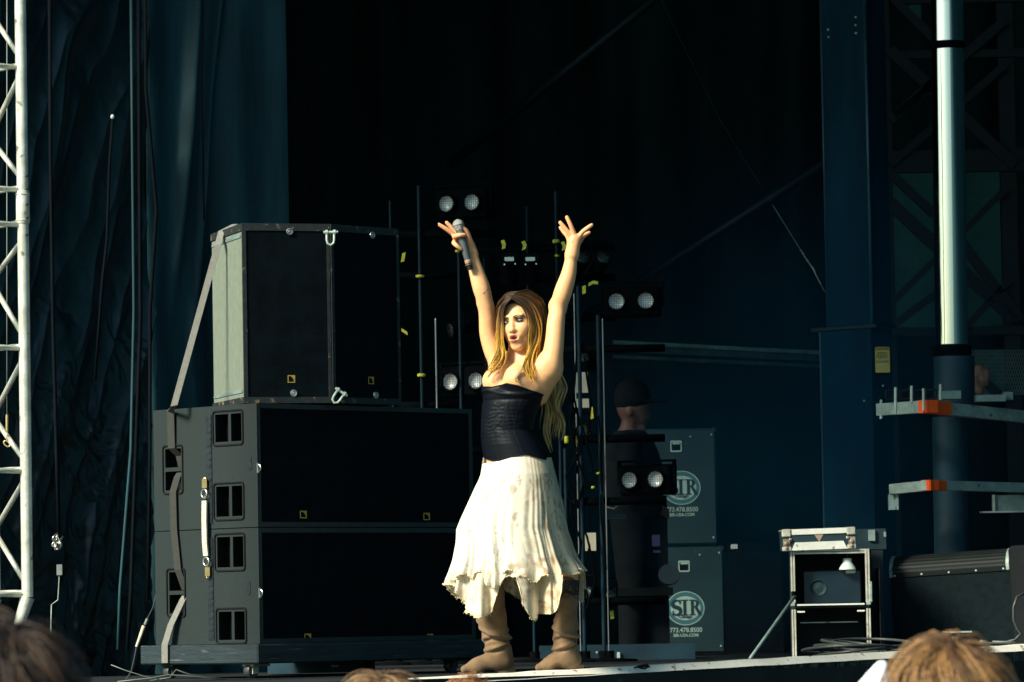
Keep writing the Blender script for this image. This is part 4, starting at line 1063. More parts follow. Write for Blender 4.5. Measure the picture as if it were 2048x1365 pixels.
for (x,y0,y1) in ((1791,775,829),(1823,772,805),(1847,777,822),(1881,769,800),(1762,800,808),(1762,831,838)): m.tube(W(x,y1,PD+.1 if y1<812 else PD-.02),W(x,y0,PD+.1 if y1<812 else PD-.02),.008,n=8)
m.build('pins','galv',t,world=True)
m = MB()
for (x0,x1) in ((1772,1796),(1800,1822),(1828,1848),(1852,1874)):
    for (p,q_) in (((x0,782),(x1,780)),((x0,799),(x1,797)),((x0,782),(x0,799)),((x1,780),(x1,797))): m.tube(W(*p,PD+.2),W(*q_,PD+.2),.006,n=6)
m.build('rail_frames','lattice',t,world=True)
for b_ in ((1876,782,1922,798,PD+.3,.1),(1952,790,2012,803,PD+.35,.1),(2008,784,2026,800,PD+.4,.1)):
    m = MB(); pxbox(m,*b_); m.build('bracket','galv_dark',t,world=True)
t = thing('platform_bundle', W(1965,770,26.0), 0, 'brownish crumpled bundle behind the mast above the upper platform', 'bundle')
s = SDF(tuple(W(1935,805,25.8)),tuple(W(1990,725,26.3)+Vector((0,0,.02))),.006)
for (x,y,r_) in ((1958,742,.036),(1952,760,.04),(1968,760,.04),(1958,780,.03),(1972,748,.025)): s.ell(W(x,y,26.05),(r_,r_*.9,r_*1.1),k=.02)
v,f = s.mesh(); v = v + (fbm(v[:,0]*60+9,v[:,2]*60+9,3)-.5)[:,None]*.012; npmesh('cloth','' or v,f,'bundle',t,world=True)
t = thing('lower_platform', W(1860,975,PD), 0, 'lower grey steel platform edge with orange wrap and a bracket at its left end', 'platform')
m = MB(); pbeam(m,1778,969,1858,961,25.1,PD,20); pbeam(m,1858,961,2120,968,PD,25.6,19); m.build('edge_beam','galv',t,world=True)
m = MB(); slab(m,1800,970,2110,970,25.7,25.7,.02,.3); m.build('deck','black_metal',t,world=True)
m = MB(); slab(m,1845,960.6,1858.5,960.2,PD+.04,PD-.006,21*PD/F,.07); slab(m,1861,960.2,1893,962,PD-.006,PD+.09,20.5*PD/F,.07); m.build('reflective_wrap','orange',t,world=True)
m = MB(); pxbox(m,1778,989,1797,1020,25.1,.06); m.build('end_bracket','galv',t,world=True)
m = MB(); pxbox(m,1990,990,2110,1023,25.5,.05); m.build('side_plate','galv_dark',t,world=True)
m = MB(); pxbox(m,1986,990,1990,1024,25.48,.06); pxbox(m,1962,1022,2110,1025,25.4,.05); m.build('trim','galv',t,world=True)
# ------------------------------------------------------------------ flight cases
KD = 23.6; kk = KD/F
def floorpt(px,D): return Vector((W(px,1300,D).x,D,0))
t = thing('rack_case', floorpt(1665,KD), -.04, 'open rack case with worn aluminium edges holding a dark screen', 'case')
zb_ = W(1595,1300,KD).z - WM[t.name].translation.z
def LK(px,py,root=t,D=KD): return WM[root.name].inverted() @ W(px,py,D)
def rectframe(m, x0,y0,x1,y1,th,D,dep,root):
    a=LK(x0,y1,root,D); b=LK(x1,y0,root,D); th_=th*kk
    m.box((a.x,a.y,a.z),(a.x+th_,a.y+dep,b.z)); m.box((b.x-th_,a.y,a.z),(b.x,a.y+dep,b.z)); m.box((a.x+th_,a.y,b.z-th_),(b.x-th_,a.y+dep,b.z)); 
aL = LK(1585,1305); bR = LK(1738,1098)
m = MB(); zL = max(.0,aL.z*0+.004)
x0,x1,z1_ = aL.x,bR.x,bR.z; zmid = LK(1600,1215).z
th_ = .012
# shell walls of the case
m.box((x0+.004,.03,zL),(x0+.016,.55,z1_-.004)); m.box((x1-.016,.03,zL),(x1-.004,.55,z1_-.004)); m.box((x0+.016,.03,z1_-.016),(x1-.016,.55,z1_-.004)); m.box((x0+.016,.54,zL),(x1-.016,.55,z1_-.016)); m.box((x0+.016,.03,zmid-.006),(x1-.016,.53,zmid+.006)); m.box((x0+.016,.03,zL),(x1-.016,.53,zL+.012))
m.build('shell','case_dark',t)
m = MB()
for (a,b) in ((zmid+.02,z1_),(zL,zmid-.012)):
    for xx in (x0,x1-.022):
        m.box((xx,0,a),(xx+.009,.028,b)); m.box((xx+.013,0,a),(xx+.022,.028,b))
m.box((x0+.022,.0,z1_-.009),(x1-.022,.028,z1_)); m.box((x0+.022,.0,z1_-.022),(x1-.022,.028,z1_-.013))
m.build('edge_trim','alu_soft',t)
for a_,b_ in (((x0+.03,-.002,zmid+.008),(x1-.03,.02,zmid+.016)),((x0+.05,.2,zmid-.085),(x1-.06,.205,zmid-.080)),((x0+.03,.0,zmid-.028),(x0+.07,.01,zmid-.020)),((x1-.07,.0,zmid-.028),(x1-.03,.01,zmid-.020))):
    q_ = MB(); q_.box(a_,b_); q_.build('rail','alu_bright',t)
m = MB()
for xx in (x0-.004,x1-.02):
    q_ = MB(); q_.bbox((xx,-.006,zmid+.006),(xx+.024,.012,zmid+.030),.003); q_.build('latch','galv',t)
m.bbox((x1-.004,-.004,zmid+.02),(x1+.012,.02,zmid+.13),.003); m.build('latch','galv',t)
m = MB(); m.box((x1+.05,.05,zL),(x1+.055,.5,z1_-.1)); m.box((x1+.004,.45,zL),(x1+.05,.5,z1_-.1)); m.build('side_lid','case_dark',t)
sm = thing('monitor_unit', WM[t.name] @ Vector(((x0+x1)/2,.10,zmid+.008)), -.04, 'dark blue screen unit standing inside the rack case', 'screen')
sx0,sz0 = LK(1607,1205,sm,KD+.1).x, 0.004; sx1,sz1 = LK(1722,1140,sm,KD+.1).x, LK(1722,1140,sm,KD+.1).z
m = MB(); m.bbox((sx0,0,sz0),(sx1,.16,sz1),.006); m.build('body','screen_blue',sm)
m = MB(); cx_,cz_ = LK(1637,1176,sm,KD+.1).x, LK(1637,1176,sm,KD+.1).z
m.lathe([(.001,.006),(.022,.002),(.040,-.001),(.042,.004),(.046,.0005)],Matrix.Translation((cx_,-.0005,cz_))@Matrix.Rotation(R(90),4,'X'),28); m.build('dial','sir_box',sm,smooth=True)
m = MB(); q_ = LK(1701,1144,sm,KD+.1); m.extrude(rrect(q_.x-.026,q_.z-.008,q_.x+.026,q_.z+.008,.007),.002,FRONT@Matrix.Translation((0,0,-.003))); m.build('badge','plastic_white',sm)
bt = thing('work_lamp', W(1695,1140,KD+.06), 0, 'small white cone lamp hanging at the top of the rack case', 'lamp')
m = MB(); kx = .00292
m.lathe([(15*kx,0),(15.5*kx,.002),(14*kx,.014),(9*kx,.036),(8*kx,.040),(8*kx,.058),(6*kx,.061)],None,28); m.build('shade','plastic_white',bt,smooth='auto')
m = MB(); m.tube((0,0,.06),(0,0,.09),.003,n=6); m.build('stem','cable',bt)
t2 = thing('flight_case', W(1640,1101,KD-.02), .0, 'small black flight case with bright aluminium edges on top of the rack case', 'case')
def L2(px,py): return WM[t2.name].inverted() @ W(px,py,KD-.02)
p0,p1 = L2(1566,1100), L2(1711,1057); h_=p1.z-p0.z; wq = p1.x-p0.x
sk = .048
Msh = Matrix(((1,0,0,p0.x),(0,1,0,0),(0,0,1,0.002),(0,0,0,1))) @ Matrix.Rotation(-R(1.1),4,'Y')
m = MB(Msh); m.bbox((.004,.003,0),(wq-.004,.33,h_),.003); m.build('shell','case_panel',t2)
m = MB(Msh); m.box((.05,-.004,h_-.026),(wq-.045,.002,h_+.003)); m.add([(.045,-.004,-.002),(wq-.045,-.004,-.002),(wq-.065,-.004,.040),(.065,-.004,.040),(.045,.002,-.002),(wq-.045,.002,-.002),(wq-.065,.002,.040),(.065,.002,.040)],[(0,1,2,3),(4,7,6,5),(0,4,5,1),(3,2,6,7),(0,3,7,4),(1,5,6,2)]); m.box((.0,.0,h_-.0),(wq,.33,h_+.003)); m.build('edge_trim','alu_bright',t2)
m = MB(Msh)
for xx in (-.002,wq-.045):
    for z_,z2_ in ((h_-.036,h_+.005),(-.004,.020)): q_ = MB(Msh); q_.bbox((xx,-.007,z_),(xx+.047,.045,z2_),.004); q_.build('corner_plate','alu_soft',t2)
m = MB(Msh)
for xx,sx_ in ((.02,1),(wq-.02,-1)):
    m.lathe([(.013,-.004),(.012,.004),(.006,.009)],Matrix.Translation((xx,-.006,.035))@Matrix.Rotation(R(90),4,'X'),14); m.lathe([(.010,-.004),(.009,.004),(.005,.007)],Matrix.Translation((xx+sx_*.022,-.006,.055))@Matrix.Rotation(R(90),4,'X'),14); m.lathe([(.011,-.004),(.010,.004),(.005,.008)],Matrix.Translation((xx+sx_*.0,-.006,.012))@Matrix.Rotation(R(90),4,'X'),14)
    m.box((xx-.018,-.006,-.0),(xx+.018,-.001,.06))
m.build('ball_corners','corner_rust',t2,smooth='auto')
m = MB(Msh); m.extrude([(wq*.5-.026,h_-.026),(wq*.5,h_-.068),(wq*.5+.026,h_-.026)],.002,FRONT@Matrix.Translation((0,0,.0005))); m.build('sticker','sticker',t2)
t3 = thing('small_case', W(1742,1101,KD+.5), 0, 'dark small case with a pale latch behind the small flight case', 'case')
m = MB(); pxbox(m,1714,1058,1772,1099,KD+.5,.3); m.build('shell','case_panel',t3,world=True)
for b_ in ((1737,1060,1750,1082),(1768,1064,1772,1074)):
    m = MB(); pxbox(m,*b_,KD+.48,.02); m.build('latch','galv',t3,world=True)
m = MB(); pxbox(m,1746,1101,1768,1300,KD+.45,.3); setp(m.build('stacked_case','case_dark'),'tall dark case standing right of the rack case','case')
# mic stand leg and cables
t = thing('stand_leg', HZ(1500,1316,0), 0, 'slanted blue grey stand leg leaning against the rack case', 'stand')
m = MB(); m.tube(W(1500,1318,22.9),W(1590,1192,23.45),.009,n=12); m.build('tube','galv_dark',t,smooth=True,world=True)
m = MB(); m.lathe([(.014,0),(.014,.04),(.011,.045)],Matrix.Translation(W(1588,1200,23.45)),12); m.build('joint','black_metal',t,world=True)
t = thing('cable_coil', floorpt(1720,22.6), 0, 'loose coil of black cable on the floor before the rack case', 'cable')
for j in range(7):
    D_ = 22.2+.10*j; m = MB(); pts = []
    cx_ = 1720+random.uniform(-25,25); rx = 88+random.uniform(-22,8); hgt = random.uniform(10,20)
    c_ = floorpt(cx_,D_+.2)
    for i in range(28):
        a = 2*PI*i/28; pts.append((c_.x+rx*D_/F*math.cos(a), c_.y+.28*math.sin(a), .012+.010*j+(hgt/8900*D_)*(.5+.5*math.sin(a+j))))
    m.path(pts,.0075,8,closed=True); m.build('loop','cable',t,smooth=True,world=True)
c0 = [W(1690,1284,23.5),W(1730,1293,23.4),W(1775,1302,23.2),W(1815,1298,23.1),W(1850,1285,23),W(1880,1281,22.9),W(1960,1286,22.8),W(2060,1289,22.7)]
m = MB(); m.path(c0,.006,8); setp(m.build('floor_cable','cable',smooth=True),'dark cable running along the strip past the bass cabinet','cable')
# ------------------------------------------------------------------ bass cabinet with perforated roll top
BD = 24.2; kb = BD/F
pb = W(1797,1290,BD)
def bass():
    pL = floorpt(1790,BD); 
    an = R(-20)        # front runs right and towards the camera
    t = thing('bass_cabinet', (pL.x,BD,0), an, 'large dark carpeted cabinet with a perforated rounded top at the right', 'speaker cabinet')
    inv = WM[t.name].inverted(); nrm_ = Vector((math.sin(an),-math.cos(an),0))
    def LF(px,py): return inv @ WP(px,py,pL,nrm_)
    x1 = LF(2026,1140).x; zf = LF(1785,1157).z; zt = LF(1800,1113).z
    zf2 = LF(2026,1141).z; zt2 = LF(2010,1096).z
    zf = zf; zt = zt
    m = MB(); dep=.5
    m.box((0,0,.01),(x1,dep,zf)); m.build('shell','carpet',t)
    # rounded top
    R_ = zt-zf+.0; prof = [(-.002,zf+.001),(-.002,zf+.022)]; 
    rn = []
    for k in range(9):
        a = k/8*PI/2; rn.append((.10-.10*math.cos(a)-.002, zf+.022+(zt-zf-.022)*math.sin(a)))
    prof = rn
    full = [(0-.002,zf+.001)]+rn+[(dep,zt),(dep,zf+.001)]
    m = MB(); n=len(full); x0_=.018; x1_=x1-.018
    vs=[(x0_,y,z) for y,z in full]+[(x1_,y,z) for y,z in full]
    m.add(vs,[tuple(range(n-1,-1,-1)),tuple(range(n,2*n))]+[(i,(i+1)%n,n+(i+1)%n,n+i) for i in range(n)]); m.build('grille_body','perf',t)
    # perforated mesh pattern: small raised lozenges over the curved front
    m = MB(); cols_=44; rows_=7
    for j in range(rows_):
        s0=(j+.15)/rows_; s1=(j+.72)/rows_
        def pt(s):
            a = s*PI/2; return (.10-.10*math.cos(a)-.0045, zf+.024+(zt-zf-.022)*math.sin(a))
        (ya,za),(yb,zb2)=pt(s0),pt(s1)
        for i in range(cols_):
            w_=(x1_-x0_)/cols_; xa=x0_+w_*(i+(.5 if j%2 else 0)); xb=xa+w_*.5
            if xb>x1_: continue
            m.add([(xa,ya,za),(xb,ya,za),(xb+w_*.25,yb,zb2),(xa+w_*.25,yb,zb2)],[(0,1,2,3)])
    m.build('perforations','perf_pale',t)
    m = MB()
    for xx in (0,x1-.017):
        vs=[(xx,y-.003,z+.003) for y,z in full]+[(xx+.017,y-.003,z+.003) for y,z in full]
        m.add(vs,[tuple(range(n-1,-1,-1)),tuple(range(n,2*n))]+[(i,(i+1)%n,n+(i+1)%n,n+i) for i in range(n)])
    m.build('end_cap','galv',t)
    m = MB(); m.box((.018,-.008,zf+.001),(x1-.018,-.0025,zf+.022)); m.build('trim_strip','perf',t)
    m = MB()
    for i in range(5): m.lathe([(.0055,0),(.0055,.003),(.003,.005)],Matrix.Translation((.03+(x1-.06)*i/4,-.008,zf+.011))@Matrix.Rotation(R(90),4,'X'),10)
    m.build('screws','plastic_white',t)
    m = MB(); m.bbox((x1+.001,-.02,.01),(x1+.2,dep,zt+.012),.02); m.build('side_pod','carpet_dark',t)
    t.rotation_euler = (0,-R(2.6),an)
bass()
t = thing('loop_cable', W(2030,1290,22.9), 0, 'black cable loop bending up at the right edge', 'cable')
m = MB(); m.path([W(2060,1192,23),W(2046,1188,22.95),W(2034,1194,22.9),W(2027,1215,22.9),W(2027,1240,22.9),W(2034,1258,22.9),W(2042,1268,22.9),W(2030,1280,22.9),W(2010,1285,22.9)],.007,8); m.build('cord','cable',t,smooth=True,world=True)
m = MB(); m.path([W(1960,1284,22.8),W(1975,1286,22.8)],.012,8); m.path([W(1985,1286,22.8),W(2030,1287,22.8)],.011,8); m.build('plugs','cable_pale',t,smooth=True,world=True)
t = thing('stage_box', W(1918,1290,22.9), 0, 'small black connector box behind the blond head', 'box')
m = MB(); pxbox(m,1888,1265,1946,1286,22.9,.12); m.build('case','case_dark',t,world=True)
m = MB(); pxbox(m,1890,1263,1944,1266,22.89,.12); m.build('lid_edge','galv',t,world=True)
m = MB()
for x in (1906,1914,1924): m.lathe([(.008,0),(.008,.012)],Matrix.Translation(W(x,1277,22.89))@Matrix.Rotation(R(90),4,'X'),10)
m.build('connectors','brass',t,world=True)
t = thing('dropped_cable_end', HZ(1290,1334,.02), 0, 'frayed dark cable end lying on the white strip right of the boots', 'cable')
De = Dedge(1290)-.0; P_=[W(1268,1336,De-.02),W(1280,1333,De-.04),W(1293,1331,De-.05),W(1300,1335,De-.05)]
m = MB(); m.path(P_,[.003,.006,.009,.003],6); m.path([W(1278,1336,De-.05),W(1290,1338,De-.05),W(1297,1333,De-.05)],.004,6); m.build('cord','rope_black',t,world=True)
# ------------------------------------------------------------------ singer
mat('skin', (.9,.9,.9), .48, var=.05, scale=30, attr=True, sss=.12, spec=.4, bump=.12, bscale=160)
mat('hair', (.9,.9,.9), .42, var=.25, scale=120, attr=True, spec=.45, stretch=(1,1,.2), trans=.15)
mat('satin', (.0020,.0032,.0060), .5, var=.2, scale=12, spec=.13)
mat('skirt_cloth', (.82,.78,.66), .85, var=.06, scale=9, attr=True, bump=.08, bscale=200, trans=.28, spec=.15)
mat('frayed', (.66,.57,.34), .9, var=.35, scale=60, bump=.8, bscale=200, attr=False)
mat('suede', (.175,.108,.056), .82, var=.25, scale=9, bump=.15, bscale=220, spec=.2, speck=((.12,.062,.028),9,.62), sheen=.15)
mat('sole', (.05,.028,.016), .6, var=.3)
mat('boot_top', (.008,.011,.016), .6, var=.2)
mat('lace', (.05,.055,.055), .8, var=.7, scale=60)
mat('mic_grey', (.065,.078,.078), .42, var=.1, spec=.5)
mat('mic_mesh', (.32,.33,.31), .38, metal=.5, var=.2, scale=200, bump=.8, bscale=700)
mat('mic_ring', (.42,.25,.18), .45, var=.2)
mat('mic_black', (.008,.008,.010), .3, var=.2)
mat('gold', (.7,.5,.15), .3, metal=.8)
SD = 19.5
SR = thing('person', (W(1040,1340,SD).x, SD, 0), 0, 'singer in a black corset and stained ivory skirt with both arms raised, holding a microphone', 'person')
def S(px,py,dy=0.0):
    p = W(px,py,SD+dy); return np.array((p.x,p.y,p.z))
def C1(cx,cy,dy=0.0): return S(860+cx/3.592, 420+cy/3.592, dy)
def tabw(rows):     # py, px, a, b -> z-ordered arrays
    r = sorted([(S(px,py)[2], S(px,py)[0], a, b) for py,px,a,b in rows]); return [np.array(c) for c in zip(*r)]
TZ,TX,TA,TB = tabw([(1000,1036,.150,.125),(950,1035,.138,.118),(920,1032,.141,.114),(890,1022,.130,.108),(862,1013,.110,.096),(830,1018,.120,.102),(790,1030,.146,.112),(765,1040,.152,.104),(742,1044,.150,.088),(726,1045,.125,.066),(712,1042,.06,.052),(700,1040,.045,.045)])
LA = np.array((.74,-.67)); FWD = np.array((-.67,-.74))      # her left axis, her forward, in the ground plane
def torso_d(X,Y,Z):
    zc = np.clip(Z, TZ[0], TZ[-1]); cx = np.interp(zc,TZ,TX); a = np.interp(zc,TZ,TA); b = np.interp(zc,TZ,TB)
    dx = X-cx; dy = Y-SD
    u = dx*LA[0]+dy*LA[1]; v = dx*FWD[0]+dy*FWD[1]
    return np.maximum((np.sqrt((u/a)**2+(v/b)**2)-1)*np.minimum(a,b), S(0,985)[2]-Z)
bl = S(1040,774); BC = [np.array((S(1034,770)[0],SD,0))+np.array((*(LA*s+FWD*.068),0))+np.array((0,0,S(0,778 if s>0 else 781)[2])) for s in (.064,-.064)]
def bust_d(X,Y,Z):
    d = 9
    for c in BC:
        k0 = np.sqrt((X-c[0])**2+(Y-c[1])**2+((Z-c[2])/1.02)**2)-.059
        d = np.minimum(d, k0)
    return d
def smn(a,b,k):
    h = np.clip(.5+.5*(a-b)/k,0,1); return a*(1-h)+b*h-k*h*(1-h)
# head frame
yaw = R(25); tilt = R(6.5); HS = 1.05
Hf = Vector((-math.sin(yaw), -math.cos(yaw), -.05)).normalized(); Hu = Vector((-math.sin(tilt),0,math.cos(tilt))); Hu = (Hu-Hf*Hu.dot(Hf)).normalized()
Hx = Hf.cross(Hu)*1.0          # to her left (image right)
if Hx.x < 0: Hx = -Hx
HC = Vector(tuple(S(1040,642,-.03)))
HR = np.array([tuple(Hx),tuple(Hf),tuple(Hu)]).T
def Hp(x,y,z): return tuple(HC + (Hx*x+Hf*y+Hu*z)*HS)
def build_body():
    lo = (S(868,0)[0], SD-.36, S(0,1215)[2]); hi = (S(1196,0)[0], SD+.30, S(0,425)[2])
    s = SDF(lo, hi, .0033)
    s.op(torso_d, (S(940,0)[0],SD-.2,lo[2]), (S(1140,0)[0],SD+.2,TZ[-1]), .01)
    s.op(bust_d, np.minimum(*BC)-.08, np.maximum(*BC)+.08, .035)
    c = s.cone; ch = s.chain
    # neck, trapezius, collarbones
    ch([Hp(0,-.022,-.05),S(1042,716,.0),S(1044,732,.01)],[.050,.050,.060],.03)
    c(S(1040,722,.02),S(1006,728,.09),.038,.040,.05); c(S(1044,722,.0),S(1096,728,-.09),.038,.045,.05)
    c(S(1028,736,-.066),S(1000,727,.03),.010,.010,.022); c(S(1040,738,-.09),S(1088,729,-.13),.010,.010,.022)
    # right arm (image left)
    ch([S(1006,733,.09),S(990,706,.09),S(978,670,.08),S(975,636,.06),S(971,607,.04),S(963,577,.03),S(952,541,.03),S(944,508,.03)],
       [.050,.046,.041,.038,.034,.0385,.032,.022],.03)
    c(S(968,606,.052),S(972,612,.055),.030,.030,.02)
    c(S(1008,748,.07),S(1000,775,.05),.05,.035,.05)
    # left arm (image right)
    ch([S(1095,738,-.09),S(1104,716,-.10),S(1109,684,-.10),S(1112,645,-.09),S(1116,617,-.07),S(1126,585,-.08),S(1138,546,-.09),S(1143,509,-.09)],
       [.053,.047,.0415,.039,.0355,.0395,.0325,.0235],.02)
    c(S(1097,740,-.08),S(1080,790,-.03),.057,.038,.04)
    c(S(1112,612,-.055),S(1117,618,-.06),.032,.032,.02)
    # right hand: two fingers out, two curled round the microphone, thumb against its head
    k=.010
    c(C1(302,305,.03),C1(276,250,.026),.022,.018,.02); c(C1(276,250,.026),C1(240,205,.022),.020,.015,.02); c(C1(285,275,.03),C1(215,240,.026),.020,.016,.02)
    c(C1(240,205,.022),C1(195,190,.015),.016,.013,.015); c(C1(230,235,.024),C1(185,235,.012),.016,.013,.015)
    ch([C1(188,198,.010),C1(160,170,.0),C1(112,135,-.008),C1(64,106,-.012)],[.0112,.0104,.0096,.0082],.006)
    ch([C1(205,185,.020),C1(172,150,.022),C1(145,118,.02),C1(120,92,.018)],[.0108,.0100,.0094,.0080],.006)
    ch([C1(186,205,.006),C1(176,192,-.018),C1(212,183,-.038),C1(246,180,-.034)],[.0115,.0110,.0100,.0085],.007)
    ch([C1(182,232,.008),C1(172,238,-.012),C1(192,258,-.032),C1(222,282,-.028)],[.0112,.0105,.0092,.0078],.007)
    ch([C1(292,280,.028),C1(283,215,.010),C1(268,165,-.006),C1(250,140,-.014),C1(226,121,-.020)],[.017,.0135,.0110,.0098,.0078],.012)
    # left hand, spread
    c(C1(1018,322,-.09),C1(1008,225,-.092),.021,.014,.02); c(C1(1020,322,-.09),C1(1030,205,-.098),.022,.0145,.02); c(C1(1022,322,-.09),C1(1052,200,-.10),.021,.0145,.02)
    c(C1(1028,300,-.088),C1(1068,205,-.095),.018,.013,.02)
    ch([C1(1006,232,-.092),C1(986,188,-.088),C1(962,160,-.082),C1(938,128,-.078)],[.0105,.0100,.0094,.0082],.005)
    ch([C1(1020,210,-.098),C1(996,168,-.102),C1(966,128,-.104),C1(936,92,-.104)],[.0108,.0102,.0096,.0084],.005)
    ch([C1(1044,200,-.102),C1(1026,150,-.108),C1(1006,100,-.112),C1(984,54,-.112)],[.0110,.0104,.0098,.0086],.005)
    ch([C1(1062,205,-.098),C1(1094,162,-.106),C1(1128,134,-.110),C1(1161,110,-.112)],[.0110,.0104,.0098,.0084],.005)
    ch([C1(1046,262,-.080),C1(1076,226,-.074),C1(1100,190,-.074),C1(1144,164,-.078)],[.0145,.0120,.0105,.0074],.010)
    # legs
    ch([S(1014,960,.04),S(985,1060,.04),S(962,1160,.0),S(975,1225,.03)],[.090,.072,.054,.040],.03)
    ch([S(1060,960,-.03),S(1100,1060,-.03),S(1138,1148,-.04),S(1136,1225,-.02)],[.090,.068,.040,.036],.03)
    # head
    e = lambda p,r,k=.015,op='u': s.ell(Hp(*p),[q*HS for q in r],HR,k,op)
    def hc(p,q,r1,r2,k=.012,op='u'): c(Hp(*p),Hp(*q),r1*HS,r2*HS,k,op)
    e((0,-.022,.032),(.072,.090,.080)); e((0,.022,-.015),(.065,.061,.085),.02)
    e((0,.022,-.060),(.055,.052,.055),.02)
    hc((0,.055,-.108),(0,.058,-.100),.017,.016,.02)
    for q in (-1,1):
        hc((q*.048,-.005,-.060),(q*.012,.058,-.106),.015,.013,.02)
        e((q*.037,.056,-.034),(.024,.025,.026),.02)
        s.ell(Hp(q*.031,.092,-.001),[.017*HS,.017*HS,.0115*HS],HR,.012,'s')
        s.cone(Hp(q*.031,.067,-.002),Hp(q*.031,.068,-.002),.0145,.0145,.004)
        hc((q*.012,.082,.018),(q*.045,.070,.020),.0065,.005,.012)
        hc((q*.011,.083,-.043),(q*.010,.086,-.042),.0075,.0068,.006)
        e((q*.073,-.012,-.012),(.008,.018,.028),.006)
    hc((0,.077,.010),(0,.092,-.036),.0065,.0085,.012); hc((0,.092,-.038),(0,.094,-.039),.0100,.0100,.008)
    # mouth
    e((0,.075,-.074),(.028,.018,.022),.014)
    hc((-.021,.081,-.069),(0,.090,-.064),.0035,.0050,.006); hc((.021,.081,-.069),(0,.090,-.064),.0035,.0050,.006)
    hc((-.019,.080,-.078),(0,.087,-.084),.0040,.0058,.006); hc((.019,.080,-.078),(0,.087,-.084),.0040,.0058,.006)
    e((0,.094,-.0740),(.020,.020,.0062),.004,'s')
    v, f = s.mesh(); v = smooth_np(v, f, 1, .35)
    return v, f
bv, bf = build_body()
base = np.array((.85,.455,.21))
cols = np.tile(base,(len(bv),1))
hl = (bv-np.array(tuple(HC)))@HR/HS       # head-local coordinates
def paint(mask, c, w_=1.0):
    global cols
    m_ = np.clip(mask,0,1)[:,None]*w_; cols = cols*(1-m_)+np.array(c)*m_
def blob(c, r, soft=.3):
    d = np.sqrt((((hl-np.array(c))/np.array(r))**2).sum(1)); return np.clip((1-d)/soft,0,1)
face = (hl[:,1]>.03)
paint(blob((0,.09,-.064),(.027,.03,.0075),.5)*face,(.27,.05,.045)); paint(blob((0,.09,-.085),(.024,.03,.0095),.5)*face,(.40,.10,.085))
paint(blob((0,.086,-.0740),(.022,.03,.0065),.6)*face,(.03,.006,.006))
for q in (-1,1):
    paint(blob((q*.032,.075,.002),(.027,.05,.0150),.5)*face,(.09,.04,.028),.92)     # eye shadow
    paint(blob((q*.035,.085,-.0072),(.0165,.05,.0018),.6)*face,(.09,.05,.04),.7)
    paint(blob((q*.008,.088,-.0505),(.0055,.02,.0035),.5),(.16,.06,.04),.8)
    paint(blob((q*.045,.06,-.035),(.022,.04,.018),.9)*face,(.80,.33,.18),.6)
hm = np.clip((bv[:,2]-S(1000,512)[2])/.05,0,1); paint(hm,(.82,.36,.17),.7)
mo = fbm(bv[:,0]*30+40,bv[:,2]*22+5,4); paint(np.clip((mo-.48)*5,0,1),(.76,.38,.20),.22)
# tattoos on both arms and hands, and faint brown skin marks
def skin_mark(px,py,rx,ry,c=(.06,.06,.07),w_=.85,ymax=None,front=True):
    p = S(px,py); d = np.sqrt(((bv[:,0]-p[0])/(rx*.00219))**2+((bv[:,2]-p[2])/(ry*.00219))**2)
    paint(np.clip((1-d)/.4,0,1),c,w_)
for (x,y,rx,ry) in ((968,587,2.6,2.2),(971,584,1.8,1.2),(975,581,1.6,2),(978,576,1.4,2.2),(976,570,1.2,2),(980,580,1.5,2.5),(982,588,1.2,2.4),(981,593,1.1,2.2),(984,598,1.1,2),(979,586,1.2,1.2)): skin_mark(x,y,rx,ry)
skin_mark(947,506,6,.9); skin_mark(942,508,3,.7); skin_mark(1163,466.5,3.5,1.6,(.3,.25,.25),.6); skin_mark(1137,498,1.6,6,(.32,.2,.17),.6); skin_mark(1143,489,2.5,3.5,(.34,.22,.18),.5); skin_mark(1144,518,1.2,3.5,(.35,.2,.16),.5)
skin_mark(1120,622,14,1.5,(.55,.28,.2),.35); skin_mark(1134,603,2,8,(.6,.35,.25),.3)  # faint reddish brown line and streak by the left elbow
npmesh('body', bv, bf, 'skin', SR, cols, world=True)
mat('eye_white', (.42,.38,.34), .5, var=.02)
mat('iris', (.02,.012,.008), .35, var=.1)
mat('lash', (.012,.007,.005), .8, var=.1, spec=.1)
mat('brow', (.055,.028,.014), .9, var=.2, spec=.05)
def arc(pts, n=12):
    P = [np.array(p) for p in pts]; out = []
    for i in range(n+1):
        t = i/n; out.append(Vector(Hp(*((1-t)**2*P[0]+2*t*(1-t)*P[1]+t*t*P[2]))))
    return out
EY = .0035
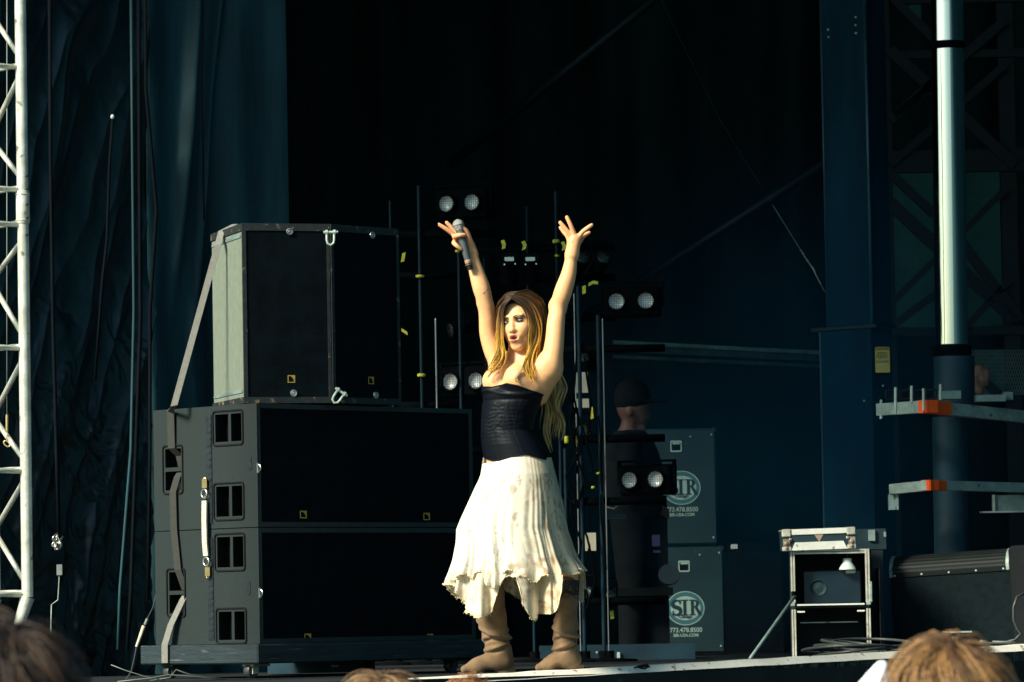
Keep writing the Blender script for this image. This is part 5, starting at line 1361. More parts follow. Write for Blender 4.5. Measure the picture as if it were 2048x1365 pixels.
for q in (-1,1):
    s_ = SDF(tuple(Vector(Hp(q*.031,.07,-.002))-Vector((.024,.024,.02))),tuple(Vector(Hp(q*.031,.07,-.002))+Vector((.024,.024,.02))),.0012)
    s_.ell(Hp(q*.031,.0700+EY,-.0025),[.0140*HS,.0122*HS,.0046*HS],HR,.002); v_,f_ = s_.mesh(); npmesh('eye',v_,f_,'eye_white',SR,world=True)
    s_ = SDF(tuple(Vector(Hp(q*.031,.07,-.002))-Vector((.024,.024,.02))),tuple(Vector(Hp(q*.031,.07,-.002))+Vector((.024,.024,.02))),.0010)
    s_.ell(Hp(q*.031-.0025,.0770+EY,-.0020),[.0060*HS,.0068*HS,.0050*HS],HR,.002); v_,f_ = s_.mesh(); npmesh('iris',v_,f_,'iris',SR,world=True)
    m = MB(); m.path(arc([(q*.031-q*.015,.0765+EY,-.0035),(q*.031,.090+EY,.0105),(q*.031+q*.0175,.0725+EY,-.0005)]),[.0010,.0016]+[.0021]*9+[.0016,.0008],6); m.build('eyelash','lash',SR,smooth=True,world=True)
    m = MB(); m.path(arc([(q*.031-q*.012,.0775+EY,-.0065),(q*.031,.085+EY,-.0110),(q*.031+q*.0150,.0735+EY,-.0045)]),.0010,6); m.build('eyelash','lash',SR,smooth=True,world=True)
    m = MB(); m.path(arc([(q*.012,.0875,.0140),(q*.031,.0960,.0240),(q*.053,.0715,.0135)]),[.0024]*6+[.0020,.0018,.0016,.0014,.0012,.0010,.0007],6,flat=.7); m.build('eyebrow','brow',SR,smooth=True,world=True)
# ------------------------------------------------------------------ corset
CT = [(940,776),(958,775),(990,776.5),(1015,771),(1040,776),(1068,785),(1095,792),(1130,794)]
CB = [(940,908),(963,913),(980,922),(996,924.5),(1016,918),(1044,910),(1060,915),(1077,921),(1096,917),(1120,915)]
def corset():
    na, nz = 180, 110
    th = np.linspace(0,2*PI,na,endpoint=False)
    zt = S(0,768)[2]; zb = S(0,928)[2]
    def rad(th, z, cxz):
        rs = np.linspace(.04,.26,150); dx = np.cos(th)[:,None]*LA[0]+np.sin(th)[:,None]*FWD[0]; dy = np.cos(th)[:,None]*LA[1]+np.sin(th)[:,None]*FWD[1]
        X_ = cxz[:,None]+dx*rs; Y_ = SD+dy*rs; Z_ = np.broadcast_to(z[:,None],X_.shape)
        d = smn(torso_d(X_,Y_,Z_),bust_d(X_,Y_,Z_),.035); ins = d<0; last = ins.shape[1]-1-np.argmax(ins[:,::-1],1)
        d0 = d[np.arange(len(th)),last]; d1 = d[np.arange(len(th)),np.minimum(last+1,149)]
        return rs[last]+(rs[1]-rs[0])*d0/(d0-d1+1e-9), dx[:,0], dy[:,0]
    px_of = lambda X_: 1024+X_*F/SD+8       # approximate pixel column at mid height (roll included below)
    def xpx(X_, Z_): return 1024 + X_*F/SD - ROLL*( (Z_-CH)*F/SD - 557 ) 
    # hem heights per angle
    zmid = np.full(na, S(0,785)[2]); cx = np.interp(zmid,TZ,TX); r_,dx,dy = rad(th,zmid,cx); xt = xpx(cx+dx*r_, zmid)
    ztop = np.array([S(x, np.interp(x,[a[0] for a in CT],[a[1] for a in CT]))[2] for x in xt])
    zmid = np.full(na, S(0,915)[2]); cx = np.interp(zmid,TZ,TX); r_,dx,dy = rad(th,zmid,cx); xb = xpx(cx+dx*r_, zmid)
    zbot = np.array([S(x, np.interp(x,[a[0] for a in CB],[a[1] for a in CB]))[2] for x in xb])
    back = np.sin(th)<-.2; ztop = np.where(back, S(0,800)[2], ztop)
    V = []
    for j in range(nz):
        t_ = j/(nz-1); z = zbot+(ztop-zbot)*t_; cx = np.interp(z,TZ,TX); r_,dx,dy = rad(th,z,cx)
        zz = z
        # wrinkles: horizontal pulls concentrated between bust and hem on the front panels
        q = fbm(th*5+10, zz*55+np.sin(th*4)*2.5, 3)-.45
        wr = np.exp(-((zz-S(0,858)[2])/.085)**2)
        front = np.clip(np.sin(th)+.4,0,1)
        rip = (np.sin(zz*360+9*fbm(th*3+4,zz*22,3))*.0008*np.clip(fbm(th*6,zz*9,2)*3-.6,0,1.5)+ q*.005)*wr*front
        big = .007*np.exp(-((zz-S(0,806)[2]+.012*np.sin(th*2.2))/.009)**2)*front - .004*np.exp(-((zz-S(0,820)[2])/.008)**2)*front
        seam = 0
        for a_ in (.55,1.0,1.57,2.15,2.75,-.3,3.6): seam = seam + .0022*np.exp(-((th-a_%(2*PI))/.016)**2) - .0014*np.exp(-((th-a_%(2*PI)-.03)/.016)**2)
        r2 = r_+.0075+rip+big*.8+seam
        V.append(np.stack([cx+dx*r2, SD+dy*r2, z],1))
    V = np.concatenate(V); i,j = np.meshgrid(np.arange(na),np.arange(nz-1),indexing='ij'); i=i.ravel(); j=j.ravel()
    f = np.stack([j*na+i, j*na+(i+1)%na, (j+1)*na+(i+1)%na, (j+1)*na+i],1)
    o = npmesh('corset', V, f, 'satin', SR, world=True)
    md = o.modifiers.new('thick','SOLIDIFY'); md.thickness = .004; md.offset = 0
    m = MB(); top = [Vector(V[(nz-1)*na+k]) for k in range(na)]; bot = [Vector(V[k]) for k in range(na)]
    m.path(top,.0035,6,closed=True); m.path(bot,.0030,6,closed=True); m.build('piping','satin',o,smooth=True,world=True)
corset()
# ------------------------------------------------------------------ skirt
LX = [(916,966),(940,963),(957,959),(971,951),(1004,935),(1041,917),(1060,909),(1088,908),(1120,903),(1159,892),(1250,885)]
RX = [(916,1103),(940,1109),(963,1116),(1007,1128),(1060,1139),(1116,1160),(1140,1172),(1250,1180)]
def skirt(hemfn, t0, name, lift, amp, nfold, backhem, seed):
    na, nz = 460, 120
    th = np.linspace(0,2*PI,na,endpoint=False); cs, sn = np.cos(th), np.sin(th)
    V = np.zeros((nz,na,3)); C = np.zeros((nz,na,3))
    xm = (lambda t: (np.interp(t,[a[0] for a in LX],[a[1] for a in LX]), np.interp(t,[a[0] for a in RX],[a[1] for a in RX])))
    # hem pixel for each angle: solved from the column at py ~1150
    L_,R_ = xm(1150); cc=(L_+R_)/2; ww=(R_-L_)/2; xh = cc+ww*cs
    hem = np.where(sn<0.08, hemfn(xh), backhem + 16*np.sin(th*5+seed))
    top = np.interp(cc+ww*cs*.5, [950,966,990,1014,1034,1060,1077,1090,1110],[930,929,926,920,914,915,919,917,915])
    top = np.where(sn<0, np.interp(np.interp(cs,[-1,1],[966,1103]),[966,1000,1030,1044,1060,1077,1103],[929,925,916,914,915,920,916]), 915)
    fold = np.zeros(na)
    ph = th + .12*np.sin(3*th+seed) + .06*np.sin(7*th+1)
    for j in range(nz):
        t_ = j/(nz-1); py = top+(hem-top)*t_
        L_ = np.interp(py,[a[0] for a in LX],[a[1] for a in LX]); R_ = np.interp(py,[a[0] for a in RX],[a[1] for a in RX])
        c_ = (L_+R_)/2; g_ = np.clip((py-935)/260,0,1.15); w_ = (R_-L_)/2*(1-.085*g_)
        fo = amp*g_**1.7*(.62*np.sin(ph*nfold)+.30*np.sin(ph*nfold*1.9+seed+.8*g_)+.25*np.sin(ph*nfold*.55+2)) 
        fo = fo*(1+.6*np.sin(2.3*ph+seed))
        fine = .007*np.sin(ph*39+5*np.sin(ph*5))*np.clip(g_*1.5,0.15,1)*(.4+1.2*vnoise(ph*3+seed,g_*2.5+0*ph)) + .006*(fbm(ph*5+seed,g_*3+0*ph,2)-.45)*np.clip(g_*2,.1,1)
        flare = np.clip((t_-.80)/.20,0,1)**2*(.06+.05*np.sin(ph*27+seed+2*np.sin(ph*4)))*(g_>.4)
        fac = 1+fo+fine+flare+lift
        bx = w_*cs*(1+(fo*.35+fine+flare*.5+lift)); 
        depth = np.interp(py,[916,950,1050,1250],[.150,.185,.225,.26])
        yy = depth*sn*(1+fo*1.5+fine*2+flare+lift*1.4)
        z0 = (lambda p_: CH + (682.5+557.5-p_ - ROLL*(c_+bx-1024))*SD/F)
        Z_ = CH + (1240 - py - ROLL*(c_+bx-1024))*SD/F*1.0
        X_ = (c_+bx-1024 + ROLL*((1240-py)-557))*SD/F
        V[j,:,0]=X_; V[j,:,1]=SD+.02+yy; V[j,:,2]=Z_
        # dirt: brown rust stains with their own shapes; the veil is painted shade
        n1 = fbm(ph*11+seed*3, py/22+3, 5); n2 = fbm(ph*26+7, py/11, 4); rb = np.clip((cs+.05)*1.5,0,1)
        st = np.clip((n1-.47)*9,0,1)*np.clip((n2-.34)*6,0,1)
        loc = np.clip((py-1100)/60,0,1)*.55 + rb*.85*np.clip((py-915)/30,0,1)
        st = np.clip(st*np.clip(loc,0.0,1),0,1)
        veil = np.clip(rb*.9+np.clip((py-1120)/70,0,1)*.55,0,1)  # shade painted tan on the right side, plus tan towards the hem
        edge = np.clip((t_-.985)/.015,0,1)
        col = np.ones((na,3))
        col = col*(1-veil[:,None]*.6)+np.array((.72,.60,.38))*veil[:,None]*.6
        col = col*(1-st[:,None]*.75)+np.array((.44,.27,.14))*st[:,None]*.75
        n3 = fbm(ph*16+31, py/14+11, 5); sp = np.clip((n3-.62)*14,0,1)*.5*(py>945)
        col = col*(1-sp[:,None])+np.array((.30,.17,.10))*sp[:,None]
        col = col*(1-edge*.5)+np.array((.75,.6,.3))*edge*.5
        C[j]=col
    V=V.reshape(-1,3); C=C.reshape(-1,3)
    i,j = np.meshgrid(np.arange(na),np.arange(nz-1),indexing='ij'); i=i.ravel(); j=j.ravel()
    f = np.stack([j*na+i,(j+1)*na+i,(j+1)*na+(i+1)%na,j*na+(i+1)%na],1)
    o = npmesh(name, V, f, 'skirt_cloth', SR, C, world=True)
    m = MB(); pts=[Vector(V[(nz-1)*na+k])+Vector((random.uniform(-.003,.003),random.uniform(-.003,.003),random.uniform(-.004,.004))) for k in range(na)]
    m.path(pts,[.0012+random.random()*.0026 for _ in pts],6,closed=True)
    for _ in range(240):
        p=random.choice(pts); m.tube(p,p+Vector((random.uniform(-.009,.009),random.uniform(-.009,.004),random.uniform(-.012,.002))),.0012,.0006,4)
    m.build('frayed_hem','frayed',o,smooth=True,world=True)
    return o
def hemT(tab):
    xs_=[a[0] for a in tab]; ys_=[a[1] for a in tab]; gx=np.arange(870,1190,1.0); gy=np.interp(gx,xs_,ys_); kk_=np.exp(-(np.arange(-9,10)/5.2)**2); kk_/=kk_.sum()
    gy=np.convolve(np.pad(gy,9,'edge'),kk_,'valid'); return lambda x: np.interp(x,gx,gy)
under = hemT([(880,1160),(893,1168),(908,1180),(918,1205),(926,1229),(940,1224),(950,1238),(962,1234),(976,1229),(988,1212),(994,1190),(997,1150),(1018,1140),(1036,1150),(1044,1205),(1056,1222),(1064,1236),(1076,1243),(1084,1224),(1096,1229),(1110,1226),(1119,1212),(1122,1150),(1150,1140),(1175,1140)])
over = hemT([(880,1158),(893,1160),(908,1161),(918,1152),(930,1146),(934,1158),(942,1162),(950,1140),(964,1150),(974,1172),(985,1177),(1000,1174),(1012,1152),(1024,1156),(1040,1153),(1054,1155),(1062,1166),(1078,1167),(1084,1152),(1098,1153),(1112,1150),(1128,1148),(1136,1141),(1146,1152),(1158,1148),(1175,1139)])
skirt(under,0,'skirt_lining',-.035,.22,11,1188,1.3)
skirt(over,0,'skirt',.0,.115,9,1165,.4)
# ------------------------------------------------------------------ boots
def boot(shaft, foot, heel, label, band):
    zs = S(0,1170)[2]
    allx = [p[0] for p in shaft+foot]; 
    lo = (min(allx)-.11, SD-.35, -.01); hi = (max(allx)+.12, SD+.30, max(p[2] for p in shaft)+.05)
    s = SDF(lo,hi,.004)
    rs = [q[3] for q in shaft]
    for i in range(len(shaft)-1): s.cone(shaft[i][:3],shaft[i+1][:3],rs[i],rs[i+1],.02)
    for i in range(len(foot)-1): s.cone(foot[i][:3],foot[i+1][:3],foot[i][3],foot[i+1][3],.03)
    zt = shaft[0][2]
    s.op(lambda X_,Y_,Z_:(zt-Z_)+0*X_+0*Y_,(-9,-9,zt-.02),(9,9,9),.004,'s')
    s.op(lambda X_,Y_,Z_:(Z_-.016)+0*X_+0*Y_,(-9,-9,-1),(9,9,.02),.004,'s')
    am_ = (np.array(foot[0][:3])*.45+np.array(foot[2][:3])*.55); s.ell((am_[0],am_[1],.008),(.034,.09,.020),k=.008,op='s')
    v,f = s.mesh()
    # slouch folds: displaced rings round the ankle, slanted and uneven
    ax = np.array([q[:3] for q in shaft]); z = v[:,2]; cx = np.interp(z,ax[::-1,2],ax[::-1,0]); cy = np.interp(z,ax[::-1,2],ax[::-1,1])
    an = np.arctan2(v[:,1]-cy,v[:,0]-cx); dirx, diry = np.cos(an), np.sin(an)
    fo = (fbm(an*1.5+9,z*9,2)-.45)*.006*np.clip((z-.05)*14,0,1)
    for (z0,am,wd,sl,a0) in ((.118,.012,.007,.020,.4),(.142,.011,.007,-.018,1.6),(.172,.013,.008,.024,2.6),(.205,.009,.008,-.020,.2),(.262,.010,.010,.018,3.4)):
        q_ = z - z0 - sl*np.cos(an-a0); ext = np.clip(.5+.8*np.cos(an-a0-1.2+z0*30),0,1)
        fo = fo - am*np.exp(-(q_/wd)**2)*ext + am*.75*np.exp(-((q_-.014)/.011)**2)*ext
    v = v.copy(); v[:,0]+=dirx*fo; v[:,1]+=diry*fo
    v = smooth_np(v,f,1,.3)
    b = npmesh('boot',v,f,'suede',SR,world=True)
    if label: b['label']=label
    # sole and heel follow the foot outline
    m = MB(); path_=[q[:2] for q in foot]
    a = Vector((*foot[0][:2],0)); c = Vector((*foot[-1][:2],0)); d=(c-a).normalized(); nn=Vector((-d.y,d.x,0))
    L_=(c-a).length; out=[]
    prof=[(L_*.50,.034),(L_*.58,.038),(L_*.85,.041),(L_+.015,.030),(L_+.030,.010)]
    poly=[a+d*x_+nn*w_ for x_,w_ in prof]+[a+d*x_-nn*w_ for x_,w_ in prof[::-1]]
    m.add([Vector((p.x,p.y,.004)) for p in poly]+[Vector((p.x,p.y,.018)) for p in poly],[tuple(range(len(poly)-1,-1,-1)),tuple(range(len(poly),2*len(poly)))]+[(i,(i+1)%len(poly),len(poly)+(i+1)%len(poly),len(poly)+i) for i in range(len(poly))])
    m.build('sole','sole',b,world=True)
    m = MB(); hp=[a+d*x_+nn*w_ for x_,w_ in ((-.050,.028),(0,.034),(.03,.030))]+[a+d*x_-nn*w_ for x_,w_ in ((.03,.030),(0,.034),(-.050,.028))]
    m.add([Vector((p.x,p.y,.0)) for p in hp]+[Vector((p.x,p.y,.040)) for p in hp],[tuple(range(5,-1,-1)),tuple(range(6,12))]+[(i,(i+1)%6,6+(i+1)%6,6+i) for i in range(6)]); m.build('heel','suede',b,world=True)
    if band:
        m = MB(); p=Vector(shaft[0][:3]); r_=shaft[0][3]+.004
        zb_ = S(0,1200)[2]; n=60; vs=[];fs=[]
        for k in range(n):
            a_=2*PI*k/n; zj = zb_ + .012*math.sin(k*1.9)+.010*math.sin(k*.7)
            for zz in (p.z+.004, zj): 
                cx_=np.interp(zz,ax[::-1,2],ax[::-1,0]); cy_=np.interp(zz,ax[::-1,2],ax[::-1,1]); rr_=np.interp(zz,ax[::-1,2],rs[::-1])+.0055
                vs.append((cx_+rr_*math.cos(a_),cy_+rr_*math.sin(a_),zz))
        for k in range(n): fs.append((2*k,2*((k+1)%n),2*((k+1)%n)+1,2*k+1))
        m.add(vs,fs); m.build('black_band','boot_top',b,world=True,smooth=True)
        m = MB()
        for k in range(110):
            a_=random.random()*6.283; zz=zb_-random.random()*.045; cx_=np.interp(zz,ax[::-1,2],ax[::-1,0]); cy_=np.interp(zz,ax[::-1,2],ax[::-1,1]); rr_=np.interp(zz,ax[::-1,2],rs[::-1])+.003
            c_=Vector((cx_+rr_*math.cos(a_),cy_+rr_*math.sin(a_),zz)); m.torus(c_,(math.cos(a_),math.sin(a_),0),.006,.0017,8,4)
        m.build('lace_edge','boot_top',b,world=True)
def P4(px,py,dy,r): return (*S(px,py,dy),r)
def Z4(px,z,dy,r): p=S(px,1340,dy); return (p[0],p[1],z,r)
boot([P4(979,1178,.03,.066),P4(983,1235,.03,.062),P4(992,1275,.04,.055),P4(999,1300,.05,.050),P4(1003,1322,.055,.046)],
     [Z4(1006,.060,.055,.042),Z4(985,.062,.045,.044),Z4(956,.042,.02,.033),Z4(929,.030,.0,.017)], None, '', False)
boot([P4(1137,1163,-.04,.043),P4(1135,1200,-.03,.044),P4(1131,1255,-.02,.052),P4(1131,1285,-.01,.050),P4(1137,1318,.0,.046)],
     [Z4(1142,.062,.0,.042),Z4(1122,.064,-.01,.044),Z4(1102,.043,-.03,.033),Z4(1078,.032,-.045,.017)], None, 'taller looking suede boot with a black lace top band', True)
# ------------------------------------------------------------------ hair
def hairmesh():
    # scalp cap under the strands
    s = SDF(tuple(HC-Vector((.15,.17,.16))),tuple(HC+Vector((.15,.17,.19))),.004)
    s.ell(Hp(0,-.026,.034),[.080*HS,.094*HS,.084*HS],HR,.01)
    s.ell(Hp(0,-.05,-.03),[.080*HS,.066*HS,.085*HS],HR,.03)
    # carve the face opening
    s.ell(Hp(-.003,.088,-.022),[.060*HS,.078*HS,.100*HS],HR,.006,'s')
    s.ell(Hp(0,.06,-.12),[.06*HS,.06*HS,.07*HS],HR,.01,'s')
    v,f = s.mesh(); return v,f
hv,hf = hairmesh()
hr = npmesh('hair', hv, hf, 'hair', SR, np.tile(np.array((.075,.042,.022)),(len(hv),1)), world=True)
def guide(pts): return [S(*p) for p in pts]
def resample(g, n):
    g = np.array(g); d = np.r_[0,np.cumsum(np.linalg.norm(np.diff(g,axis=0),axis=1))]; t = np.linspace(0,d[-1],n)
    # smooth interpolation
    o = np.stack([np.interp(t,d,g[:,i]) for i in range(3)],1)
    for _ in range(2): o[1:-1] = .25*o[:-2]+.5*o[1:-1]+.25*o[2:]
    return o, d[-1]
def locks(gs, n, r, wav, bright, seed, tipfade=1.0, npt=26, cut=(.82,1.0), rootmix=.36):
    rn = random.Random(seed); m = MB()
    G = [resample(guide(g),npt) for g in gs]
    dark = np.array((.060,.033,.017)); mid = np.array((.40,.215,.055)); gold = np.array(bright)
    per = 9
    for c_i in range(max(1,n//per)):
        u = rn.random()*(len(G)-1); i = int(u); fr = u-i; A_,la = G[i]; B_,lb = G[min(i+1,len(G)-1)]
        P0 = A_*(1-fr)+B_*fr; L_ = la*(1-fr)+lb*fr
        ec = cut[0]+rn.random()*(cut[1]-cut[0]); coff = np.array([rn.gauss(0,1) for _ in range(3)]); ctone = rn.random()
        ph = u*1.9+seed+rn.gauss(0,.35); wv_ = wav*(.8+.4*rn.random())
        for k in range(per):
            e = min(1,ec+rn.gauss(0,.035)); nn_ = max(6,int(npt*e)); P = P0[:nn_]; t = np.linspace(0,e,len(P))[:,None]
            off = np.array([rn.gauss(0,1) for _ in range(3)])
            wob = np.concatenate([np.sin(t*L_*26+ph),np.cos(t*L_*22+ph)*.6,np.zeros_like(t)],1)
            pinch = np.clip(1-.75*(t/e)**2,.15,1)
            P = P+coff*(.0016+.0065*t**.9)*.8+off*(.0017+.0030*t)*pinch+wob*wv_*np.clip((t-.22)*2.2,0,1)
            tone = min(1,max(0,ctone+rn.gauss(0,.16))); cs_=[]
            for q in range(len(P)):
                tt = q/npt*L_; a = min(1,max(0,(tt-.045)/rootmix*3.0)); b_ = min(1,max(0,(tt-.11)/.13))
                c_ = dark*(1-a)+mid*a; c_ = c_*(1-b_)+gold*b_; c_ = c_*(.45+.95*tone)
                if ctone<.2: c_ = c_*.5
                cs_.append(tuple(c_))
            rad = [r*(1-.8*max(0,(q/len(P)-.5)/.5)) for q in range(len(P))]
            m.path([Vector(p) for p in P], rad, 4, cols=cs_, cap=False)
    return m
gold = (.86,.47,.05)
H_ = MB()
def put(m): 
    n=len(H_.v); H_.v+=m.v; H_.f+=[tuple(i+n for i in f) for f in m.f]; H_.c+=m.c
# image left of the face
put(locks([[(1021,599,-.118),(1011,606,-.118),(1004,622,-.108),(1002,645,-.095),(1004,668,-.09),(1009,690,-.085),(1012,708,-.085),(1007,728,-.10),(1000,742,-.11)],
   [(1020,597,-.11),(1009,603,-.105),(1001,622,-.095),(999,648,-.085),(1000,675,-.085),(1003,700,-.085),(999,722,-.11),(984,740,-.11),(972,755,-.10)],
   [(1026,592,-.085),(1010,600,-.075),(1001,620,-.06),(998,650,-.055),(997,680,-.055),(997,708,-.06),(987,735,-.09),(969,756,-.09)],
   [(1033,588,-.05),(1013,595,-.04),(1003,613,-.02),(999,645,.0),(998,680,.0),(997,712,.0),(989,735,-.03),(978,750,-.05)]],
   620,.0014,.0075,gold,11,cut=(.62,1.0)))
# image right of the face, over the shoulder to the chest
put(locks([[(1024,597,-.118),(1038,604,-.122),(1051,620,-.118),(1058,642,-.112),(1060,668,-.105),(1058,690,-.10),(1053,712,-.11),(1050,735,-.14),(1058,752,-.15)],
   [(1025,595,-.11),(1042,600,-.112),(1058,619,-.103),(1064,648,-.105),(1066,680,-.10),(1060,706,-.11),(1053,730,-.14),(1060,760,-.15)],
   [(1028,593,-.10),(1050,598,-.095),(1068,618,-.08),(1076,650,-.08),(1076,682,-.085),(1067,708,-.11),(1060,735,-.14),(1066,765,-.16)],
   [(1034,588,-.07),(1056,593,-.06),(1076,613,-.045),(1084,645,-.05),(1084,680,-.06),(1076,706,-.08),(1068,730,-.12),(1066,750,-.14)]],
   950,.0014,.0075,gold,12,cut=(.60,1.0)))
put(locks([[(1036,586,-.03),(1060,590,-.02),(1080,608,.0),(1088,640,.0),(1089,672,-.01),(1084,700,-.02),(1078,722,-.03)],
   [(1042,584,.02),(1066,588,.04),(1084,606,.06),(1091,640,.07),(1092,675,.07),(1090,705,.06),(1088,730,.05)]],
   480,.0015,.006,(.44,.25,.06),13,cut=(.85,1)))
# crown
put(locks([[(1034,588,-.06),(1050,586,.0),(1062,592,.06)],[(1036,588,-.06),(1052,586,.0),(1064,594,.06)],],1,.001,0,gold,3))
put(locks([[(1025,596,-.10),(1042,592,-.08),(1062,598,-.05),(1077,614,-.02),(1086,640,.0)],[(1030,590,-.08),(1052,585,-.04),(1074,598,.0),(1088,622,.03)],[(1040,585,-.02),(1062,587,.03),(1080,602,.07),(1090,630,.08)]],
   520,.0014,.002,(.40,.22,.055),14,rootmix=.40))
put(locks([[(1022,598,-.11),(1010,603,-.09),(1000,620,-.06),(996,640,-.04)],[(1030,589,-.07),(1012,595,-.04),(1000,612,.0),(995,635,.02)],[(1040,585,-.01),(1020,587,.03),(1003,604,.06),(997,630,.07)]],
   300,.0014,.002,(.40,.22,.055),15,rootmix=.40))
# long back hair falling behind the shoulder
put(locks([[(1050,590,.08),(1078,620,.11),(1088,670,.13),(1096,720,.14),(1106,760,.14),(1116,800,.13),(1119,840,.12),(1120,868,.12)],
   [(1050,590,.08),(1076,620,.11),(1084,670,.13),(1090,720,.14),(1096,760,.14),(1102,800,.13),(1106,840,.12),(1108,880,.12)],
   [(1050,590,.08),(1070,620,.11),(1076,670,.13),(1080,730,.14),(1083,790,.14),(1086,830,.13),(1090,870,.12),(1097,908,.12)]],
   600,.0016,.0100,(1,.70,.26),16,npt=44,cut=(.80,1.0)))
put(locks([[(1060,620,.10),(1086,660,.13),(1100,710,.14),(1114,745,.13),(1125,775,.12),(1120,810,.11),(1130,840,.11),(1124,862,.11)],
   [(1060,620,.10),(1086,660,.13),(1098,710,.14),(1110,750,.13),(1118,785,.12),(1112,815,.11),(1121,850,.11),(1122,884,.11)]],
   200,.0016,.0110,(1,.74,.30),17,npt=44,cut=(.75,1.0)))
# fine loose strands curling on the chest
put(locks([[(1052,715,-.13),(1044,738,-.155),(1032,752,-.16),(1028,762,-.17),(1042,762,-.17),(1058,768,-.17)],[(1058,715,-.13),(1050,736,-.15),(1038,750,-.16),(1024,764,-.17),(1022,770,-.17)]],
   14,.0012,.003,(.74,.52,.2),18,cut=(.7,1),rootmix=.01))
H_.build('hair_locks','hair',hr,smooth=True,world=True)
# wristband
# ------------------------------------------------------------------ microphone
ma = Vector(tuple(C1(203,106,-.012))); mb_ = Vector(tuple(C1(290,432,-.018)))
t = thing('microphone', ma, 0, 'grey handheld microphone in the raised hand of the singer', 'microphone')
ax_ = (mb_-ma).normalized(); Mq = ax_.to_track_quat('Z','Y').to_matrix().to_4x4(); Lm = (mb_-ma).length
m = MB(); m.lathe([(.004,-.024)]+[(.0255*math.sin(a),-.0255*math.cos(a)+.002) for a in [k*PI/16 for k in range(2,9)]]+[(.0258,.006),(.0235,.012),(.0205,.024),(.0185,.030)],Mq,28); m.build('grille_head','mic_mesh',t,smooth=True)
m = MB(); m.torus((0,0,0) if False else Vector(ax_*.004),ax_,.0252,.0022,28,8); m.build('head_band','mic_grey',t,smooth=True)
m = MB(); m.lathe([(.0175,.030),(.0182,.034),(.0180,.05),(.0150,Lm*.70),(.0142,Lm*.78)],Mq,24); m.build('handle','mic_grey',t,smooth='auto')
m = MB(); m.lathe([(.0144,Lm*.781),(.0150,Lm*.79),(.0148,Lm*.855),(.0142,Lm*.86)],Mq,24); m.build('ring','mic_ring',t,smooth='auto')
m = MB(); m.lathe([(.0160,Lm*.861),(.0172,Lm*.87),(.0168,Lm*.90),(.0135,Lm*.905),(.0135,Lm*.99),(.012,Lm)],Mq,24); m.build('end_cap','mic_black',t,smooth='auto')
m = MB(); c0 = Vector(ax_*(Lm*.885)); m.lathe([(.0175,Lm*.883),(.0176,Lm*.893)],Mq,24); m.build('stripe','gold',t)
